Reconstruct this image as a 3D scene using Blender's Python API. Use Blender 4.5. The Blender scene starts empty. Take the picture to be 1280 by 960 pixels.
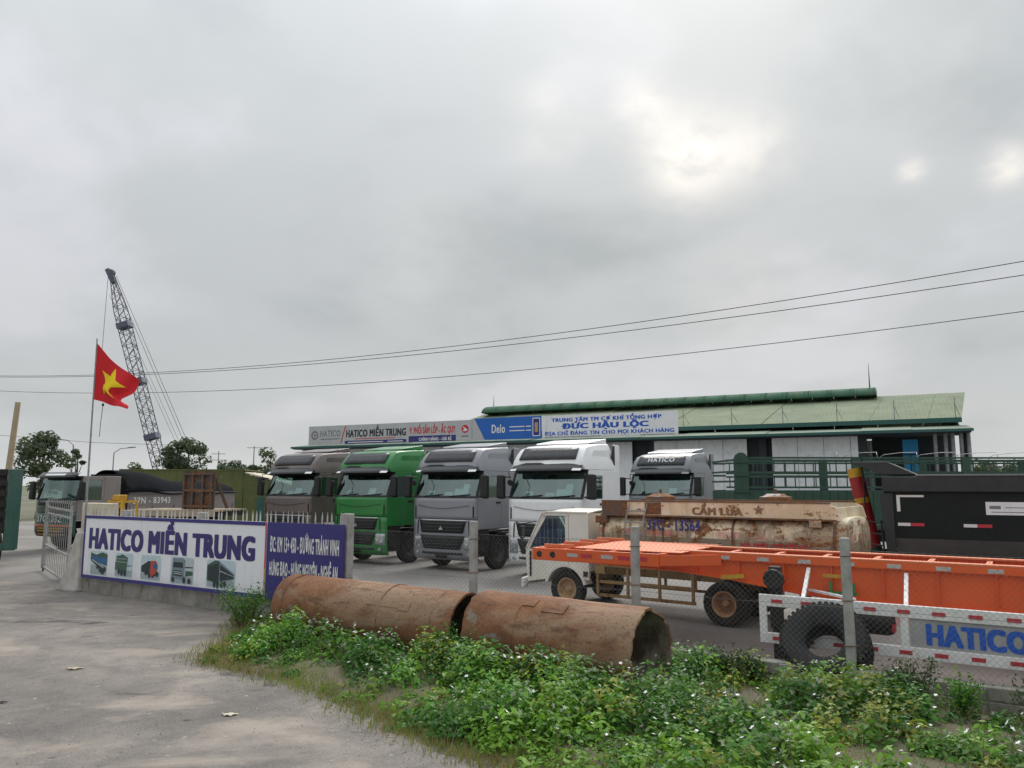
import bpy, bmesh, math, random
import numpy as np
from mathutils import Vector, Matrix
random.seed(7); RNG = np.random.default_rng(11)
R = math.radians
S = bpy.context.scene
C = S.collection
# ------------------------------------------------------------------ camera
CAM_H = 2.6
cam = bpy.data.cameras.new('camera'); camo = bpy.data.objects.new('camera', cam); C.objects.link(camo)
camo.location = (0, 0, CAM_H); camo.rotation_euler = (R(90) + math.atan(126/960), 0, 0)
cam.sensor_width = 36; cam.lens = 36*960/1280; cam.clip_start = .1; cam.clip_end = 3000
S.camera = camo
S.render.resolution_x, S.render.resolution_y = 1024, 768
# ------------------------------------------------------------------ sky, sun, exposure
SUN_EL, SUN_AZ = 42.0, 17.0            # azimuth to the right of the view direction (+Y)
sd = Vector((math.sin(R(SUN_AZ))*math.cos(R(SUN_EL)), math.cos(R(SUN_AZ))*math.cos(R(SUN_EL)), math.sin(R(SUN_EL))))
W = bpy.data.worlds.new('World'); S.world = W; W.use_nodes = True
wn, wl = W.node_tree.nodes, W.node_tree.links
wn.clear()
def wnode(t, **k):
    n = wn.new(t)
    for a, b in k.items(): setattr(n, a, b)
    return n
wo = wnode('ShaderNodeOutputWorld'); bg = wnode('ShaderNodeBackground'); bg.inputs[1].default_value = .1
sky = wnode('ShaderNodeTexSky', sky_type='NISHITA', sun_disc=False)
sky.sun_elevation = R(SUN_EL); sky.sun_rotation = R(SUN_AZ); sky.dust_density = 4; sky.air_density = 1.2
tc = wnode('ShaderNodeTexCoord'); sep = wnode('ShaderNodeSeparateXYZ')
wl.new(tc.outputs['Generated'], sep.inputs[0])
def wm(op, a, b=None, c=None):
    n = wnode('ShaderNodeMath', operation=op)
    for i, q in enumerate((a, b, c)):
        if q is None: continue
        if isinstance(q, (int, float)): n.inputs[i].default_value = q
        else: wl.new(q, n.inputs[i])
    return n.outputs[0]
zc = wm('MAXIMUM', sep.outputs[2], 0.0); den = wm('ADD', zc, .38)
px = wm('DIVIDE', sep.outputs[0], den); py = wm('DIVIDE', sep.outputs[1], den)
cmb = wnode('ShaderNodeCombineXYZ'); wl.new(px, cmb.inputs[0]); wl.new(py, cmb.inputs[1])
def wnoise(scale, detail, rough, off, dist=.0):
    a = wnode('ShaderNodeVectorMath', operation='ADD'); wl.new(cmb.outputs[0], a.inputs[0]); a.inputs[1].default_value = off
    n = wnode('ShaderNodeTexNoise'); n.inputs['Scale'].default_value = scale; n.inputs['Detail'].default_value = detail
    n.inputs['Roughness'].default_value = rough; n.inputs['Distortion'].default_value = dist
    wl.new(a.outputs[0], n.inputs['Vector']); return n.outputs['Fac']
def wramp(f, pts):
    r = wnode('ShaderNodeValToRGB'); r.color_ramp.interpolation = 'EASE'
    e = r.color_ramp.elements
    e[0].position, e[0].color = pts[0][0], (*pts[0][1], 1); e[1].position, e[1].color = pts[-1][0], (*pts[-1][1], 1)
    for p, c in pts[1:-1]: q = e.new(p); q.color = (*c, 1)
    wl.new(f, r.inputs[0]); return r.outputs[0]
def wmix(f, a, b, bt='MIX'):
    n = wnode('ShaderNodeMix', data_type='RGBA', blend_type=bt)
    if isinstance(f, (int, float)): n.inputs[0].default_value = f
    else: wl.new(f, n.inputs[0])
    for i, q in ((6, a), (7, b)):
        if isinstance(q, tuple): n.inputs[i].default_value = (*q, 1)
        else: wl.new(q, n.inputs[i])
    return n.outputs[2]
n1 = wnoise(1.5, 5, .5, (3.1, 1.7, 0), .15)
cl = wramp(n1, [(.3, (2.2, 2.39, 2.48)), (.5, (3.0, 3.16, 3.25)), (.68, (3.75, 3.82, 4.02))])
n2 = wnoise(2.6, 7, .6, (8.35, .6, 0), .5)
dotn = wnode('ShaderNodeVectorMath', operation='DOT_PRODUCT'); wl.new(tc.outputs['Generated'], dotn.inputs[0]); dotn.inputs[1].default_value = sd
# thin places in the cloud deck, below the hidden sun, where more light comes through
THIN = [((0.2166, 0.8929, 0.3947), 0.0497, 0.9), ((0.155, 0.8783, 0.4523), 0.0331, 0.495), ((0.2906, 0.8703, 0.3977), 0.0398, 0.405), ((0.4492, 0.8223, 0.3494), 0.0138, 0.72), ((0.5264, 0.7806, 0.337), 0.02, 0.855), ((0.0492, 0.8943, 0.4448), 0.0468, 0.27), ((-0.1125, 0.9534, 0.2799), 0.078, 0.108), ((0.2875, 0.9293, 0.2319), 0.0702, 0.18)]
lob = None
for dvec, wdt, amt in THIN:
    dn_ = wnode('ShaderNodeVectorMath', operation='DISTANCE'); wl.new(tc.outputs['Generated'], dn_.inputs[0]); dn_.inputs[1].default_value = dvec
    g = wm('MULTIPLY', wm('EXPONENT', wm('MULTIPLY', wm('POWER', wm('DIVIDE', dn_.outputs['Value'], wdt), 2), -1)), amt)
    lob = g if lob is None else wm('ADD', lob, g)
gap = wramp(wnoise(7.5, 5, .55, (8.35, .6, 0), .1), [(.32, (.3, .3, .3)), (.58, (1, 1, 1))])
gf = wm('MINIMUM', wm('MULTIPLY', wm('MULTIPLY', gap, lob), 1.25), 1.0)
cl2 = wmix(gf, cl, (5.4, 5.15, 4.8))
# even, paler band of air towards the horizon
hz = wm('POWER', wm('SUBTRACT', 1.0, wm('MINIMUM', zc, 1.0)), 9)
cl3 = wmix(wm('MULTIPLY', hz, .75), cl2, (4.55, 4.62, 4.62))
# an overcast sky is brighter towards the zenith (about threefold against the horizon)
zb_ = wm('ADD', 1.0, wm('MULTIPLY', wm('POWER', zc, 2.2), 2.0))
cl4 = wnode('ShaderNodeVectorMath', operation='SCALE'); wl.new(cl3, cl4.inputs[0]); wl.new(zb_, cl4.inputs['Scale'])
fin = wmix(.975, sky.outputs[0], cl4.outputs[0])
wl.new(fin, bg.inputs[0]); wl.new(bg.outputs[0], wo.inputs[0])
sun = bpy.data.lights.new('sun', 'SUN'); sun.energy = 1.5; sun.angle = R(35); sun.color = (1, .96, .9)
suno = bpy.data.objects.new('sun', sun); C.objects.link(suno); suno.location = sd*80
suno.rotation_euler = sd.to_track_quat('Z', 'Y').to_euler()
S.view_settings.view_transform = 'Standard'; S.view_settings.look = 'None'; S.view_settings.gamma = 1
S.view_settings.use_curve_mapping = False; S.view_settings.exposure = .68
# ------------------------------------------------------------------ materials
def newmat(name):
    m = bpy.data.materials.new(name); m.use_nodes = True
    nt = m.node_tree; b = nt.nodes['Principled BSDF']
    return m, nt, b
class N:                                    # small node helper
    def __init__(s, nt): s.t = nt; s.co = nt.nodes.new('ShaderNodeTexCoord').outputs['Object']
    def noise(s, scale, detail=4, rough=.55, stretch=None, dist=0, w=0):
        n = s.t.nodes.new('ShaderNodeTexNoise'); n.inputs['Scale'].default_value = scale
        n.inputs['Detail'].default_value = detail; n.inputs['Roughness'].default_value = rough; n.inputs['Distortion'].default_value = dist
        mp = s.t.nodes.new('ShaderNodeMapping'); s.t.links.new(s.co, mp.inputs[0])
        if stretch: mp.inputs['Scale'].default_value = stretch
        mp.inputs['Location'].default_value = (w*3.7, w*1.3, w*2.1)
        s.t.links.new(mp.outputs[0], n.inputs['Vector']); return n.outputs['Fac']
    def ramp(s, f, a, b, ca=0., cb=1.):
        r = s.t.nodes.new('ShaderNodeMapRange'); r.inputs[1].default_value = a; r.inputs[2].default_value = b
        r.inputs[3].default_value = ca; r.inputs[4].default_value = cb
        s.t.links.new(f, r.inputs[0]); return r.outputs[0]
    def mix(s, f, a, b, bt='MIX'):
        n = s.t.nodes.new('ShaderNodeMix'); n.data_type = 'RGBA'; n.blend_type = bt
        if isinstance(f, (int, float)): n.inputs[0].default_value = f
        else: s.t.links.new(f, n.inputs[0])
        for i, q in ((6, a), (7, b)):
            if isinstance(q, tuple): n.inputs[i].default_value = (*q, 1)
            else: s.t.links.new(q, n.inputs[i])
        return n.outputs[2]
    def math(s, op, a, b=0.):
        n = s.t.nodes.new('ShaderNodeMath'); n.operation = op
        for i, q in enumerate((a, b)):
            if isinstance(q, (int, float)): n.inputs[i].default_value = q
            else: s.t.links.new(q, n.inputs[i])
        return n.outputs[0]
    def axis(s, i):
        n = s.t.nodes.new('ShaderNodeSeparateXYZ'); s.t.links.new(s.co, n.inputs[0]); return n.outputs[i]
    def bump(s, h, st, dist=.02):
        n = s.t.nodes.new('ShaderNodeBump'); n.inputs['Strength'].default_value = st; n.inputs['Distance'].default_value = dist
        s.t.links.new(h, n.inputs['Height']); return n.outputs[0]
    def set(s, b, k, v): s.t.links.new(v, b.inputs[k])
def pm(name, c, c2=None, scale=4, rough=.6, metal=0, coat=0, bump=0, bscale=60, detail=5, lo=.35, hi=.65, spec=.5, stretch=None):
    m, nt, b = newmat(name); b.inputs['Base Color'].default_value = (*c, 1); b.inputs['Roughness'].default_value = rough
    b.inputs['Metallic'].default_value = metal; b.inputs['Coat Weight'].default_value = coat; b.inputs['Coat Roughness'].default_value = .08
    b.inputs['Specular IOR Level'].default_value = spec
    if c2 or bump:
        n = N(nt)
        if c2:
            f = n.ramp(n.noise(scale, detail, .6, stretch), lo, hi)
            n.set(b, 'Base Color', n.mix(f, c, c2))
            n.set(b, 'Roughness', n.ramp(f, 0, 1, rough, min(1, rough+.12)))
        if bump: n.set(b, 'Normal', n.bump(n.noise(bscale, 3), bump))
    return m
def paint(name, c, dust=.12, rough=.32, dustc=(.32, .29, .25)):
    m, nt, b = newmat(name); n = N(nt)
    d = n.math('MULTIPLY', n.ramp(n.noise(2.2, 6, .65, (1, 1, .6)), .35, .75), dust*2.2)
    st = n.math('MULTIPLY', n.ramp(n.noise(9, 3, .6, (1, 1, .12)), .52, .75), dust*1.5)
    f = n.math('ADD', d, st)
    n.set(b, 'Base Color', n.mix(f, c, dustc)); n.set(b, 'Roughness', n.ramp(f, 0, .4, rough, rough+.35))
    b.inputs['Coat Weight'].default_value = .35; b.inputs['Coat Roughness'].default_value = .12
    return m
def rusty(name, c, rust=.5, band=None):
    m, nt, b = newmat(name); n = N(nt)
    a = n.noise(3.2, 8, .68, (1, .8, 1.2), .3); fine = n.noise(22, 5, .7)
    mk = n.ramp(n.math('ADD', a, n.math('MULTIPLY', n.math('SUBTRACT', fine, .5), .35)), rust, rust+.05)
    rc = n.mix(n.ramp(n.noise(14, 5), .35, .65), (.13, .055, .025), (.26, .12, .05))
    n.set(b, 'Base Color', n.mix(mk, c, rc)); n.set(b, 'Roughness', n.ramp(mk, 0, 1, .55, .9))
    n.set(b, 'Normal', n.bump(mk, .4, .006))
    return m
M = {}
M['white'] = paint('white_paint', (.84, .85, .86), .05)
M['grey'] = paint('grey_paint', (.25, .26, .29), .06)
M['silver'] = paint('silver_grey_paint', (.19, .205, .23), .05)
M['green'] = paint('green_paint', (.012, .20, .035), .03)
M['brown'] = paint('brown_grey_paint', (.135, .105, .10), .06)
M['taupe'] = paint('dump_truck_paint', (.22, .19, .185), .2)
M['dkgreen'] = paint('dark_green_paint', (.012, .085, .065), .06)
M['black'] = pm('black_plastic', (.008, .008, .009), (.014, .014, .014), 6, .5)
M['visor'] = pm('tinted_visor', (.03, .032, .037), None, rough=.25)
M['roofwin'] = pm('roof_panel_tint', (.035, .035, .042), (.045, .045, .05), 5, .25)
M['rubber'] = pm('rubber', (.012, .012, .013), (.032, .03, .028), 7, .85, bump=.2)
M['rim'] = pm('rim_steel', (.12, .12, .12), (.07, .065, .06), 9, .5, .5)
M['rimrust'] = pm('rim_ochre', (.52, .36, .2), (.33, .2, .1), 12, .8)
M['chassis'] = pm('chassis_black', (.01, .01, .011), (.03, .027, .024), 5, .7)
M['chrome'] = pm('chrome', (.55, .56, .58), None, rough=.2, metal=.9)
M['lamp'] = pm('lamp_glass', (.5, .52, .54), (.25, .27, .28), 14, .12, .3, coat=.6)
M['interior'] = pm('cab_interior', (.07, .095, .095), (.10, .125, .125), 3, .8)
M['seat'] = pm('cab_seat', (.10, .12, .12), None, rough=.9)
M['paper'] = pm('paper', (.75, .77, .78), (.6, .63, .65), 18, .8)
M['red'] = pm('red_paint', (.42, .02, .02), (.3, .02, .02), 5, .4)
M['redrefl'] = pm('red_reflector', (.5, .035, .05), None, rough=.35)
M['whiterefl'] = pm('white_reflector', (.72, .72, .72), None, rough=.35)
M['greyrefl'] = pm('grey_reflector', (.55, .52, .5), (.4, .36, .34), 30, .4)
M['yellow'] = pm('yellow_paint', (.62, .36, .02), (.45, .25, .03), 6, .55)
M['orange'] = paint('orange_paint', (.80, .105, .005), .10, .5, (.36, .12, .05))
M['orangedeck'] = pm('orange_deck', (.76, .15, .035), (.66, .24, .12), 9, .55, bump=.5, bscale=45)
M['guard'] = pm('guard_white', (.86, .86, .86), (.74, .73, .71), 5, .5)
M['plate'] = pm('grey_plate', (.42, .42, .42), (.34, .34, .34), 4, .5)
M['blue'] = pm('letter_blue', (.01, .09, .5), (.015, .12, .55), 9, .5)
M['navy'] = pm('navy_print', (.03, .025, .17), (.04, .035, .2), 5, .5)
M['navyink'] = pm('navy_letters', (.035, .025, .16), None, rough=.5)
M['whiteink'] = pm('white_letters', (.78, .78, .78), None, rough=.55)
M['blackink'] = pm('black_letters', (.02, .02, .03), None, rough=.55)
M['redink'] = pm('red_letters', (.55, .03, .04), None, rough=.55)
M['greyink'] = pm('grey_letters', (.2, .2, .21), None, rough=.6)
M['rustink'] = pm('faded_brown_letters', (.16, .10, .06), (.33, .22, .13), 20, .8)
M['blueink'] = pm('faded_blue_letters', (.03, .03, .2), (.2, .18, .25), 22, .7, lo=.55, hi=.68)
def bannermat(name, c, c2):
    m, nt, b = newmat(name); n = N(nt)
    col = n.mix(n.ramp(n.noise(1.5, 4), .35, .65), c, c2)
    st = n.math('MULTIPLY', n.ramp(n.noise(5, 5, .65, (1, 1, .08)), .55, .75), .35); col = n.mix(st, col, (.42, .40, .37))
    low = n.math('MULTIPLY', n.ramp(n.axis(2), .28, .0), n.ramp(n.noise(8, 5, .7), .3, .6, 0, .5)); col = n.mix(low, col, (.35, .33, .3))
    n.set(b, 'Base Color', col); b.inputs['Roughness'].default_value = .45; n.set(b, 'Normal', n.bump(n.noise(1.6, 3, .5, (1, 1, .4)), .25, .05)); return m
M['banner'] = bannermat('banner_white', (.84, .85, .88), (.79, .80, .83))
M['bannergrey'] = pm('banner_grey', (.50, .51, .52), (.44, .45, .46), 1.5, .55)
M['deloblue'] = pm('banner_blue', (.012, .13, .52), (.014, .12, .45), 2, .45)
M['concrete'] = pm('concrete', (.36, .35, .33), (.22, .215, .20), 3, .9, bump=.35, bscale=35)
M['postconc'] = pm('concrete_post', (.42, .41, .40), (.27, .26, .25), 6, .9, bump=.25, bscale=40)
M['limewash'] = pm('limewash', (.56, .53, .49), (.40, .37, .33), 3, .85, bump=.25, bscale=25)
M['galv'] = pm('galvanised', (.36, .37, .38), (.25, .25, .25), 8, .5, .35)
M['wire'] = pm('fence_wire', (.15, .155, .155), None, rough=.7)
M['cable'] = pm('cable', (.03, .03, .032), None, rough=.6)
M['gate'] = pm('gate_paint', (.36, .37, .38), (.24, .22, .2), 9, .6)
M['picket'] = pm('picket_paint', (.55, .54, .52), (.4, .36, .32), 9, .7)
M['tarp'] = pm('tarpaulin', (.008, .009, .012), (.014, .015, .018), 3, .95, bump=.3, bscale=9, spec=.1)
M['rust'] = rusty('rusted_steel', (.13, .08, .06), .46)
M['rustdk'] = rusty('dark_rusted_steel', (.10, .07, .06), .50)
M['cream'] = pm('cream_paint', (.62, .57, .44), (.5, .45, .34), 4, .8)
M['plank'] = pm('weathered_plank', (.46, .38, .28), (.34, .27, .2), 6, .85, stretch=(1, 8, 8))
M['stake'] = pm('stake_green', (.022, .066, .042), (.034, .082, .056), 4, .55)
M['dump'] = pm('dump_black', (.010, .014, .013), (.016, .021, .019), 2.5, .6, spec=.25)
M['dumprail'] = pm('dump_rail', (.035, .038, .042), (.05, .052, .055), 3, .55, spec=.3)
M['dumpgrey'] = pm('dump_grey', (.12, .12, .125), (.155, .155, .155), 3, .5)
M['cabwhite'] = paint('aged_cream_white', (.78, .75, .68), .08, .45, (.25, .2, .14))
M['ochre'] = rusty('ochre_chassis', (.30, .19, .075), .55)
M['hull'] = pm('facade_panel', (.60, .62, .63), (.5, .52, .53), .6, .6)
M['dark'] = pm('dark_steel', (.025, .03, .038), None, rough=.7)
M['roofg'] = None
M['bluedoor'] = pm('blue_sheet', (.01, .30, .62), None, rough=.5)
M['column'] = pm('column_grey', (.28, .29, .30), (.2, .2, .21), 4, .6)
M['crane'] = pm('crane_blue_grey', (.13, .14, .19), (.09, .10, .14), 2, .6)
M['flagred'] = pm('flag_red', (.60, .012, .02), None, rough=.8)
M['flagyel'] = pm('flag_yellow', (.85, .62, .01), None, rough=.8)
M['polew'] = pm('pale_pole', (.45, .36, .24), (.38, .3, .2), 4, .8)
M['bark'] = pm('bark', (.09, .07, .05), (.15, .12, .09), 9, .95)
M['flower'] = pm('petal_white', (.8, .8, .78), None, rough=.7)
def leafmat(name, c, tr=.35):
    m, nt, b = newmat(name); n = N(nt)
    f = n.ramp(n.noise(1.3, 3), .35, .65)
    col = n.mix(f, tuple(v*.75 for v in c), tuple(min(1, v*1.2) for v in c))
    n.set(b, 'Base Color', col); b.inputs['Roughness'].default_value = .55; b.inputs['Specular IOR Level'].default_value = .35
    t = nt.nodes.new('ShaderNodeBsdfTranslucent'); nt.links.new(n.mix(.5, col, (c[0]*1.6, c[1]*1.5, c[2]*.8)), t.inputs[0])
    ms = nt.nodes.new('ShaderNodeMixShader'); ms.inputs[0].default_value = tr
    nt.links.new(b.outputs[0], ms.inputs[1]); nt.links.new(t.outputs[0], ms.inputs[2])
    nt.links.new(ms.outputs[0], nt.nodes['Material Output'].inputs[0]); return m
LW = [leafmat('weed_leaf_deep', (.045, .145, .02)), leafmat('weed_leaf_mid', (.09, .24, .028)), leafmat('weed_leaf_bright', (.19, .37, .04)), leafmat('weed_leaf_yellow', (.30, .33, .06))]
LT = [leafmat('tree_leaf_deep', (.07, .10, .062), .5), leafmat('tree_leaf_mid', (.095, .13, .08), .5), leafmat('tree_leaf_pale', (.12, .155, .10), .5)]
LD = [leafmat('shrub_leaf_deep', (.03, .07, .025)), leafmat('shrub_leaf_mid', (.05, .1, .03)), leafmat('shrub_leaf_dry', (.12, .1, .05))]
LG = [leafmat('grass_green', (.13, .22, .035)), leafmat('grass_yellow', (.22, .2, .06)), leafmat('grass_dry', (.24, .19, .1))]
def glassmat(name, tint, refl=.06):
    m, nt, b = newmat(name); nt.nodes.remove(b)
    t = nt.nodes.new('ShaderNodeBsdfTransparent'); t.inputs[0].default_value = (*tint, 1)
    g = nt.nodes.new('ShaderNodeBsdfGlossy'); g.inputs['Roughness'].default_value = .03; g.inputs['Color'].default_value = (.78, .95, .92, 1)
    fr = nt.nodes.new('ShaderNodeFresnel'); fr.inputs[0].default_value = 1.5
    ad = nt.nodes.new('ShaderNodeMath'); ad.operation = 'ADD'; ad.inputs[1].default_value = refl; nt.links.new(fr.outputs[0], ad.inputs[0])
    ms = nt.nodes.new('ShaderNodeMixShader'); nt.links.new(ad.outputs[0], ms.inputs[0]); nt.links.new(t.outputs[0], ms.inputs[1]); nt.links.new(g.outputs[0], ms.inputs[2])
    nt.links.new(ms.outputs[0], nt.nodes['Material Output'].inputs[0]); return m
M['glass'] = glassmat('windscreen_glass', (.55, .74, .71), .15)
M['glass2'] = glassmat('dusty_side_glass', (.75, .80, .80), .14)
def special():
    # asphalt driveway: dusty grey with tyre-dark patches, fine stones and pale dust
    m, nt, b = newmat('asphalt'); n = N(nt)
    big = n.ramp(n.noise(.22, 6, .62, (1, 1, 1), .6), .36, .64)
    col = n.mix(big, (.15, .137, .127), (.30, .265, .235))
    mid = n.ramp(n.noise(2.2, 7, .7, (1, 1, 1), .4, w=9), .42, .62); col = n.mix(n.math('MULTIPLY', mid, .45), col, (.085, .08, .079))
    sp = n.noise(95, 3, .8); col = n.mix(n.ramp(sp, .5, .66, 0, .75), col, (.33, .31, .29))
    col = n.mix(n.ramp(n.noise(60, 3, .8, w=2), .54, .68, 0, .8), col, (.035, .033, .032))
    pt = n.ramp(n.noise(.75, 6, .65, (.6, 1.8, 1), .8, w=4), .60, .66, 0, .7); col = n.mix(pt, col, (.05, .047, .046))
    dust = n.ramp(n.noise(.5, 6, .6, (1, 1.6, 1), .5, w=7), .52, .66, 0, .6); col = n.mix(dust, col, (.42, .365, .31))
    spk = n.ramp(n.noise(9, 2, .5, w=13), .71, .74, 0, .8); col = n.mix(spk, col, (.38, .35, .31))
    drk = n.ramp(n.noise(4.5, 4, .6, (.7, 1.5, 1), w=21), .68, .72, 0, .75); col = n.mix(drk, col, (.06, .055, .052))
    n.set(b, 'Base Color', col); b.inputs['Roughness'].default_value = .95; b.inputs['Specular IOR Level'].default_value = .2
    n.set(b, 'Normal', n.bump(n.math('ADD', sp, n.noise(12, 4)), .5, .015)); M['asphalt'] = m
    m, nt, b = newmat('yard_concrete'); n = N(nt)
    col = n.mix(n.ramp(n.noise(.2, 6, .6), .35, .65), (.15, .138, .13), (.255, .237, .218))
    col = n.mix(n.ramp(n.noise(.9, 6, .6, w=3), .55, .7, 0, .6), col, (.13, .12, .115))
    col = n.mix(n.ramp(n.noise(60, 3, .7), .5, .75, 0, .5), col, (.4, .38, .35))
    n.set(b, 'Base Color', col); b.inputs['Roughness'].default_value = .9; n.set(b, 'Normal', n.bump(n.noise(30, 5), .3, .01)); M['yard'] = m
    m, nt, b = newmat('verge_soil'); n = N(nt)
    col = n.mix(n.ramp(n.noise(1.2, 6, .65), .4, .62), (.15, .13, .10), (.11, .115, .05))
    col = n.mix(n.ramp(n.noise(40, 4, .7), .5, .75, 0, .7), col, (.25, .2, .13))
    n.set(b, 'Base Color', col); b.inputs['Roughness'].default_value = 1; n.set(b, 'Normal', n.bump(n.noise(25, 6, .7), .8, .03)); M['soil'] = m
    m, nt, b = newmat('far_ground'); n = N(nt)
    col = n.mix(n.ramp(n.noise(.05, 6, .6), .4, .6), (.17, .15, .12), (.1, .12, .06))
    n.set(b, 'Base Color', col); b.inputs['Roughness'].default_value = 1; M['ground'] = m
    # rusted pipe
    m, nt, b = newmat('rusted_pipe'); n = N(nt)
    a = n.ramp(n.noise(1.6, 7, .62, (1, 1, 1), .6), .35, .68)
    col = n.mix(a, (.15, .06, .027), (.30, .145, .07))
    col = n.mix(n.ramp(n.noise(1.1, 5, .6, (.5, 1.3, 1.3), .4, w=5), .50, .60, 0, .7), col, (.36, .255, .165))
    col = n.mix(n.ramp(n.noise(2.3, 6, .6, (1, 1, 1), .4, w=11), .6, .66, 0, .85), col, (.27, .26, .22))
    col = n.mix(n.ramp(n.noise(28, 5, .75), .53, .68, 0, .8), col, (.075, .032, .02))
    col = n.mix(n.ramp(n.noise(5, 6, .7, (.35, 1, 1), .3, w=17), .56, .64, 0, .6), col, (.085, .035, .02))
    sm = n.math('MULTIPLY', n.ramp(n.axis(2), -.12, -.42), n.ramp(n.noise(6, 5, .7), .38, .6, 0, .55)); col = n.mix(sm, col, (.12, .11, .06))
    n.set(b, 'Base Color', col); b.inputs['Roughness'].default_value = .85; b.inputs['Metallic'].default_value = .1
    n.set(b, 'Normal', n.bump(n.math('ADD', n.noise(9, 7, .75), n.noise(1.5, 3)), .6, .03)); M['pipe'] = m
    m, nt, b = newmat('pipe_inside'); n = N(nt)
    n.set(b, 'Base Color', n.mix(n.ramp(n.noise(5, 6, .65), .35, .65), (.10, .07, .05), (.27, .25, .2))); b.inputs['Roughness'].default_value = .9; M['pipein'] = m
    # tank: peeling cream paint over rust, faded pink stripe low down, blue-grey patches
    m, nt, b = newmat('peeling_tank_paint'); n = N(nt)
    z = n.axis(2)
    col = n.mix(n.ramp(n.noise(2.2, 4), .4, .6), (.80, .72, .55), (.68, .57, .38))
    stripe = n.math('MULTIPLY', n.ramp(z, 1.735, 1.725), n.ramp(z, 1.60, 1.61)); col = n.mix(n.math('MULTIPLY', stripe, n.ramp(n.noise(1.1, 5, .6, w=2), .42, .56)), col, (.55, .2, .17))
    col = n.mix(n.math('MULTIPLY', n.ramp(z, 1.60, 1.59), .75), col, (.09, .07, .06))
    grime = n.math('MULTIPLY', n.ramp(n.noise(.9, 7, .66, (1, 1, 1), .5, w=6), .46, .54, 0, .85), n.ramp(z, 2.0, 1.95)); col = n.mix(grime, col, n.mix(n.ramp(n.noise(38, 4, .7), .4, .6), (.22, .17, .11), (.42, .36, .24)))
    a = n.noise(3.4, 9, .7, (.8, 1, 1.3), .4, w=1); mk = n.ramp(n.math('ADD', a, n.math('SUBTRACT', n.math('MULTIPLY', n.math('SUBTRACT', n.noise(30, 5, .7), .5), .3), n.ramp(z, 1.97, 2.0, 0, .055))), .545, .575)
    col = n.mix(mk, col, n.mix(n.ramp(n.noise(17, 4), .4, .6), (.14, .06, .025), (.33, .145, .05)))
    drip = n.math('MULTIPLY', n.ramp(n.noise(9, 5, .65, (1, 1, .12)), .54, .64, 0, .75), n.ramp(z, 1.99, 1.94, .25, 1)); col = n.mix(drip, col, (.2, .1, .045))
    n.set(b, 'Base Color', col); b.inputs['Roughness'].default_value = .75; n.set(b, 'Normal', n.bump(mk, .5, .008)); M['tank'] = m
    # corrugated sheets
    def sheet(name, ca, cb, per, ax, stain):
        m, nt, b = newmat(name); n = N(nt)
        col = n.mix(n.ramp(n.noise(.5, 6, .6), .35, .65), ca, cb)
        st = [6, 6, 6]; st[1-ax if ax < 2 else 0] = .5
        col = n.mix(n.ramp(n.noise(.35, 6, .7, tuple(v for v in st)), .5, .72, 0, .6), col, stain)
        wv = n.math('SINE', n.math('MULTIPLY', n.axis(ax), 2*math.pi/per))
        n.set(b, 'Base Color', col); b.inputs['Roughness'].default_value = .85; b.inputs['Specular IOR Level'].default_value = .2; n.set(b, 'Normal', n.bump(wv, .35, per*.1)); return m
    M['roofg'] = sheet('roof_sheet_green', (.205, .245, .155), (.15, .19, .125), .25, 0, (.15, .13, .09))
    M['ridgeg'] = sheet('ridge_sheet_green', (.04, .12, .08), (.075, .16, .10), .3, 0, (.16, .13, .08))
    M['canopy'] = sheet('canopy_sheet', (.2, .25, .19), (.15, .21, .17), .25, 0, (.25, .2, .14))
    M['gutter'] = pm('gutter_green', (.02, .09, .085), (.03, .11, .1), 2, .5)
    M['shed'] = sheet('shed_sheet', (.10, .12, .05), (.15, .16, .06), .3, 0, (.1, .08, .05))
    M['fac'] = sheet('facade_sheet', (.78, .80, .82), (.72, .74, .76), .3, 0, (.45, .44, .42))
special()
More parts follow.
